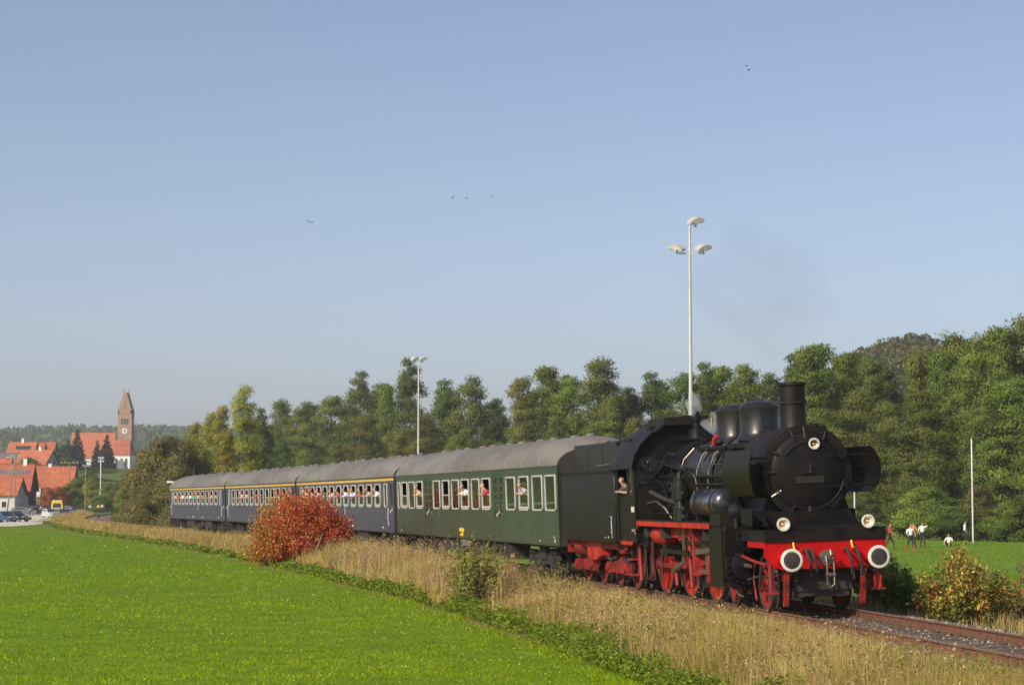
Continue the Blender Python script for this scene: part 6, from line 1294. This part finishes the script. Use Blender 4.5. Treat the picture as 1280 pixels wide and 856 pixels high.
def gabled(nm, x0, x1, Y, Wd, ye, yr, wall, roof, hip=False, base=None):
    a, b = cx_(x0, Y), cx_(x1, Y); y = Y - CY; e_, r_ = cz_(ye, Y), cz_(yr, Y + Wd / 2); k = (r_ - e_) / (Wd / 2)
    mb = MB()
    if hip:
        pts = [(a, y), (b - 1.6, y), (b, y + Wd * .3), (b, y + Wd * .7), (b - 1.6, y + Wd), (a, y + Wd)]; mb.prism(pts, 'z', -2, e_)
    else: mb.prism([(y, -2), (y, e_), (y + Wd / 2, r_ - .2), (y + Wd, e_), (y + Wd, -2)], 'x', a, b)
    w = mb.build(nm, M[wall], CH); mb = MB(); o = .4
    if hip:
        p = [(a, y - o, e_ - .1), (b - 1.5, y - o, e_ - .1), (b + o, y + Wd * .28, e_ - .1), (b + o, y + Wd * .72, e_ - .1), (b - 1.5, y + Wd + o, e_ - .1), (a, y + Wd + o, e_ - .1), (a, y + Wd / 2, r_), (b - 2.3, y + Wd / 2, r_)]
        mb.add(p, [(0, 1, 7, 6), (1, 2, 7), (2, 3, 7), (3, 4, 7), (4, 5, 6, 7), (0, 6, 5), (0, 5, 4, 3, 2, 1)])
    else:
        for s0 in ((y - o, e_ - o * k), (y + Wd + o, e_ - o * k)): mb.prism([s0, (y + Wd / 2, r_), (y + Wd / 2, r_ + .2), (s0[0], s0[1] + .2)], 'x', a - .2, b + .2)
    mb.build(nm + '_roof', M[roof], w); return w, a, b, y, e_
gabled('nave', 87, 141, 840, 12, 571, 541.5, 'plaster', 'tile2')
w, a, b, y, e_ = gabled('choir', 141, 168, 832, 9, 568.5, 549.5, 'plaster', 'tile', True)
for x in (a + 1.6, a + 3.6, a + 5.4): mb = MB(); mb.box(x - .45, x + .45, y - .06, y + .05, e_ - 5, e_ - 1.4); mb.build('window', M['pane'], w)
mb = MB(); mb.box(b - .05, b + .06, y + 3.3, y + 5.4, e_ - 5, e_ - 1.4); mb.build('window', M['pane'], w)
for x0 in (95, 106, 117, 128): mb = MB(); xx = cx_(x0, 840); mb.box(xx - .6, xx + .6, 840 - CY - .06, 840 - CY + .05, cz_(571, 840) - 6, cz_(571, 840) - 1.6); mb.build('window', M['pane'], CH)
gabled('sacristy', 146.5, 161, 822, 5, 590, 575, 'plaster', 'slate', True)
mb = MB(); xx = cx_(157, 822); mb.box(xx - .4, xx + .4, 822 - CY - .05, 822 - CY + .05, cz_(597, 822), cz_(593, 822)); mb.build('window', M['pane'], CH)

# ------------------------------------------------------------------ utility poles of the village
def utility(x, Y, ytop, label, arm=1.2, brace=False, mat='wood_pole', r=.13, arms=1):
    X = xat(x, Y); z0 = zg1(X, Y); H = zat(ytop, Y) - z0; E_ = empty('utility_pole', (X, Y, z0)); tag(E_, label, 'utility pole')
    mb = MB(); mb.lathe([(-.5, r), (H, r * .7)], (0, 0, 0), (0, 0, 1), 10); mb.build('post', M[mat], E_)
    if brace: mb = MB(); mb.cyl((-1.5, 0, -.3), (-.1, 0, H * .93), r, r * .8, 8); mb.build('brace', M[mat], E_)
    for k in range(arms):
        mb = MB(); z = H - .25 - k * .7; mb.box(-arm, arm, -.06, .06, z - .07, z + .07); c = mb.build('cross_arm', M[mat], E_)
        for q in (-.9, -.45, .45, .9): mb = MB(); mb.lathe([(0, .04), (.08, .09), (.2, .08), (.26, .03)], (q * arm, 0, z + .07), (0, 0, 1), 8); mb.build('insulator', M['white'], c)
utility(20.5, 368, 569, 'wooden utility pole with leaning brace in front of the grey-walled house', 1.0, True)
utility(87.5, 445, 577, 'utility pole with wide cross arm in front of the orange barn roof', 1.9)
utility(108, 425, 581, 'plain wooden utility pole among the garden shrubs', .6)
utility(127, 430, 571, 'tall pale concrete utility pole near the level crossing', .6, False, 'galv', .19, 2)
def street_lamp(x, y, Y, label):
    X = xat(x, Y); z0 = zg1(X, Y); H = zat(y, Y) - z0; E_ = empty('street_lamp', (X, Y, z0)); tag(E_, label, 'street lamp', 'street lamps by the willow bushes'); mb = MB(); mb.tube([(.9, 0, -.2), (.9, 0, H * .7), (.85, 0, H - .25), (.6, 0, H - .02), (.3, 0, H)], .045, 8); mb.build('post', M['galv'], E_); mb = MB(); mb.prism([(-.42, H + .05), (-.3, H + .14), (.3, H + .07), (.3, H - .05), (-.35, H - .06)], 'y', -.16, .16); mb.build('lamp_head', M['white'], E_)
street_lamp(215, 602.5, 190, 'white-headed street lamp right beside the end of the tail coach'); street_lamp(186, 612.5, 236, 'white-headed street lamp half sunk in the willow bushes')
for x, Y, s, lab in ((190, 240, 1.0, 'pale limestone boulder in the dry grass near the willow bushes'), (205, 232, .55, 'small pale stone next to the limestone boulder')):
    X = xat(x, Y); bm = bmesh.new(); bmesh.ops.create_icosphere(bm, subdivisions=2, radius=s)
    for v in bm.verts: v.co *= rnd.uniform(.8, 1.15); v.co.z *= .55
    me = bpy.data.meshes.new('boulder'); bm.to_mesh(me); bm.free(); me.materials.append(M['plaster']); o = link('boulder', me, None, (X, Y, zg1(X, Y) + .35 * s)); tag(o, lab, 'rock')

# ------------------------------------------------------------------ cars parked on the village street
CARM = {k: pm('car_' + k, c, .25, .3, .05, 2, coat=.6) for k, c in dict(blue=(.05, .09, .16), black=(.015, .016, .02), grey=(.16, .17, .18), silver=(.42, .43, .44), white=(.72, .72, .70), navy=(.03, .045, .10), yellow=(.66, .50, .06)).items()}
def car(x, Y, rz, colour, label, van=False):
    X = xat(x, Y); E_ = empty('parked_van' if van else 'parked_car', (X, Y, zg1(X, Y)), (0, 0, rz)); tag(E_, label, 'van' if van else 'car', 'vehicles parked by the village street'); L_, w = (5.2, .98) if van else (4.3, .86)
    h, wl = (2.75, 1.35) if van else (1.46, .92)
    low = [(-L_ / 2, .28), (-L_ / 2 + .02, .7), (-L_ / 2 + .15, wl - .02), (L_ * .20, wl), (L_ / 2 - .25, wl - .16 if not van else wl - .05), (L_ / 2, .62), (L_ / 2, .28)]
    mb = MB(); mb.prism(low, 'y', -w, w); b = mb.build('body', CARM[colour], E_)
    cab_ = [(-L_ / 2 + .2, wl), (-L_ / 2 + (.22 if van else .55), h - .06), (-L_ / 2 + (.4 if van else .9), h), (L_ * (.26 if van else .04), h), (L_ * (.36 if van else .22), wl)]
    mb = MB(); n = len(cab_); vs = [(p[0], -w * (1 if p[1] < wl + .1 else .84), p[1]) for p in cab_] + [(p[0], w * (1 if p[1] < wl + .1 else .84), p[1]) for p in cab_]; mb.add(vs, [tuple(range(n)), tuple(range(2 * n - 1, n - 1, -1))] + [(i, n + i, n + (i + 1) % n, (i + 1) % n) for i in range(n)]); mb.build('cabin', CARM[colour], E_)
    def q(p, s): return (p[0], s * w * (1 if p[1] < wl + .1 else .84), p[1])
    A, B = Vector((cab_[3][0], 0, cab_[3][1])), Vector((cab_[4][0], 0, cab_[4][1])); mb = MB(); o = Vector((.03, 0, .03)); a, c = A.lerp(B, .08) + o, A.lerp(B, .92) + o
    mb.add([(a.x, -w * .80, a.z), (a.x, w * .80, a.z), (c.x, w * .92, c.z), (c.x, -w * .92, c.z)], [(0, 1, 2, 3)]); mb.build('windscreen', M['pane'], E_)
    for s in (-1, 1): mb = MB(); mb.prism([(-L_ / 2 + .6, wl + .06), (-L_ / 2 + (.6 if van else .85), h - .14), (L_ * (.22 if van else .03), h - .14), (L_ * (.30 if van else .17), wl + .06)], 'y', s * w * .90, s * w * .955); mb.build('side_window', M['pane'], E_)
    for sx in (-1, 1):
        for s in (-1, 1): mb = MB(); mb.lathe([(0, .2), (.0, .31), (.2, .31), (.2, .2)], (sx * L_ * .31, s * w * .98 - (.18 if s > 0 else 0), .31), (0, 1, 0), 18, False); wh = mb.build('wheel', M['rubber'], E_); mb = MB(); mb.lathe([(0, .2), (.2, .2)], (sx * L_ * .31, s * w * .98 - (.18 if s > 0 else 0), .31), (0, 1, 0), 14); mb.build('rim', M['galv'], wh)
    mb = MB(); mb.prism([(-w * .72, wl + .12), (w * .72, wl + .12), (w * .62, h - .55 if van else h - .2), (-w * .62, h - .55 if van else h - .2)], 'x', -L_ / 2 + .16, -L_ / 2 + (.24 if van else .3)); mb.build('rear_window', M['pane'], E_)
    for s in (-1, 1): mb = MB(); mb.box(L_ / 2 - .12, L_ / 2 + .02, s * w * .55, s * w * .92, .62, .76); mb.build('headlight', M['lens'], E_)
    mb = MB(); mb.box(L_ / 2 - .05, L_ / 2 + .025, -.26, .26, .42, .53); mb.build('number_plate', M['white'], E_)
car(6, 285, R(-35), 'blue', 'blue-grey estate car on the grass beside the gravel path'); car(21, 292, R(-30), 'black', 'black hatchback next to the blue-grey estate by the path')
car(31, 372, R(8), 'grey', 'grey car parked in front of the grey-walled house'); car(49, 388, R(-78), 'navy', 'dark blue car facing the railway in front of the white panel wall'); car(60, 410, R(-70), 'blue', 'blue car parked between the dark blue car and yellow van')
car(65, 345, R(-60), 'white', 'white car standing at the end of the gravel path'); car(74, 362, R(98), 'yellow', 'yellow van parked behind the white car', True); car(80, 338, R(-60), 'grey', 'grey car in front of the yellow van'); car(90, 400, R(-20), 'navy', 'dark blue car beyond the yellow van near the autumn trees'); car(40, 398, R(-100), 'silver', 'silver car between grey and dark blue cars by the barn')
for x, Y, b, sh, lab in ((114, 395, 'stand', 'lightblue', 'onlooker in light blue top standing by the level crossing'), (124.5, 405, 'stand', 'yellow', 'onlooker in yellow top waiting at the level crossing'), (129.5, 405, 'stand', 'white', 'onlooker in white top waiting at the level crossing'), (53, 372, 'walk', 'pink', 'pedestrian in pink top walking past the parked cars')):
    X = xat(x, Y); person(b, (X, Y, zg1(X, Y)), rnd.uniform(-.5, .5), lab, None, sh, shorts='navy')

# ------------------------------------------------------------------ birds high in the sky
def bird(x, y, Y, s, lab):
    mb = MB(); mb.lathe([(-.16, 0), (-.08, .04), (.05, .045), (.12, .03), (.17, 0)], (0, 0, 0), (1, .3, 0), 8, False)
    for q in (-1, 1): mb.add([(.07, 0, .02), (-.05, 0, .02), (-.06, q * .22, .12), (.06, q * .22, .13), (-.04, q * .48, .05)], [(0, 1, 2, 3), (3, 2, 4)])
    mb.add([(-.12, 0, .01), (-.27, .05, .01), (-.27, -.05, .01)], [(0, 1, 2)])
    o = mb.build('bird', M['black']); o.location = at(x, y, Y); o.scale = (s,) * 3; o.rotation_euler = (rnd.uniform(-.3, .3), rnd.uniform(-.2, .2), rnd.uniform(0, 6)); tag(o, lab, 'bird', lab)
for x, y in ((933, 83), (936, 88)): bird(x, y, 190, .75, 'small dark bird flying high above the floodlight mast')
for x, y in ((566, 247), (583, 248), (615, 246)): bird(x, y, 260, .9, 'tiny dark bird flying in the sky over the green coach')
for x, y in ((385, 277), (390, 278)): bird(x, y, 260, .9, 'tiny dark bird flying in the sky over the blue coaches')

# ------------------------------------------------------------------ steam and thin smoke
def vol(name, c, blobs, dens, col, label, absorb=False):
    """one closed lumpy body filled with a soft-edged volume"""
    m = bpy.data.materials.new(name); m.use_nodes = True; nt = m.node_tree; nt.nodes.clear(); L = nt.links.new
    out = N(nt, 'ShaderNodeOutputMaterial'); v = N(nt, 'ShaderNodeVolumePrincipled'); v.inputs['Color'].default_value = col + (1,)
    tc = N(nt, 'ShaderNodeTexCoord'); nz = N(nt, 'ShaderNodeTexNoise'); nz.inputs['Scale'].default_value = 2.2; nz.inputs['Detail'].default_value = 3; L(tc.outputs['Object'], nz.inputs['Vector'])
    mr = N(nt, 'ShaderNodeMapRange'); mr.inputs[1].default_value = .42; mr.inputs[2].default_value = .7; mr.inputs[3].default_value = dens * .3; mr.inputs[4].default_value = dens; L(nz.outputs[0], mr.inputs[0]); L(mr.outputs[0], v.inputs['Density']); L(v.outputs[0], out.inputs['Volume'])
    objs = empty(name, c); tag(objs, label, name, kind='stuff')
    for p, r in blobs:
        bm = bmesh.new(); bmesh.ops.create_icosphere(bm, subdivisions=3, radius=1)
        for q in bm.verts: q.co = Vector((q.co.x * r[0], q.co.y * r[1], q.co.z * r[2])) * (1 + .2 * math.sin(q.co.x * 5 + q.co.z * 4))
        me = bpy.data.meshes.new('puff'); bm.to_mesh(me); bm.free(); me.materials.append(m); link('puff', me, objs, p)
sp = LOCO.matrix_world @ U(8.75, -.1, 4.2)
vol('steam', sp, [((-.25, 0, .25), (.2, .2, .28)), ((.35, .1, -.22), (.4, .28, .26))], 3.2, (.9, .93, 1.0), 'small puff of white steam by the locomotive safety valve')

sp = LOCO.matrix_world @ U(2.4, 0, 4.7)
vol('smoke', sp, [((0, .1, .12), (.3, .3, .35)), ((-.1, .3, .6), (.5, .55, .5)), ((-.2, .6, 1.2), (.9, .9, .7)), ((-.4, .9, 2.1), (1.6, 1.6, 1.2))], .055, (.22, .2, .19), 'thin dark smoke drifting up from the locomotive chimney')

# ------------------------------------------------------------------ hazy autumn air
def haze():
    m = bpy.data.materials.new('haze'); m.use_nodes = True; nt = m.node_tree; nt.nodes.clear()
    out = N(nt, 'ShaderNodeOutputMaterial'); v = N(nt, 'ShaderNodeVolumePrincipled'); v.inputs['Color'].default_value = (.86, .92, 1, 1); v.inputs['Density'].default_value = .00021; v.inputs['Anisotropy'].default_value = .2
    nt.links.new(v.outputs[0], out.inputs['Volume'])
    o = MB().box(-3300, 3300, -480, 5400, -4, 135).build('haze', m); tag(o, 'thin pale autumn haze filling the valley', 'haze', kind='stuff')
haze()
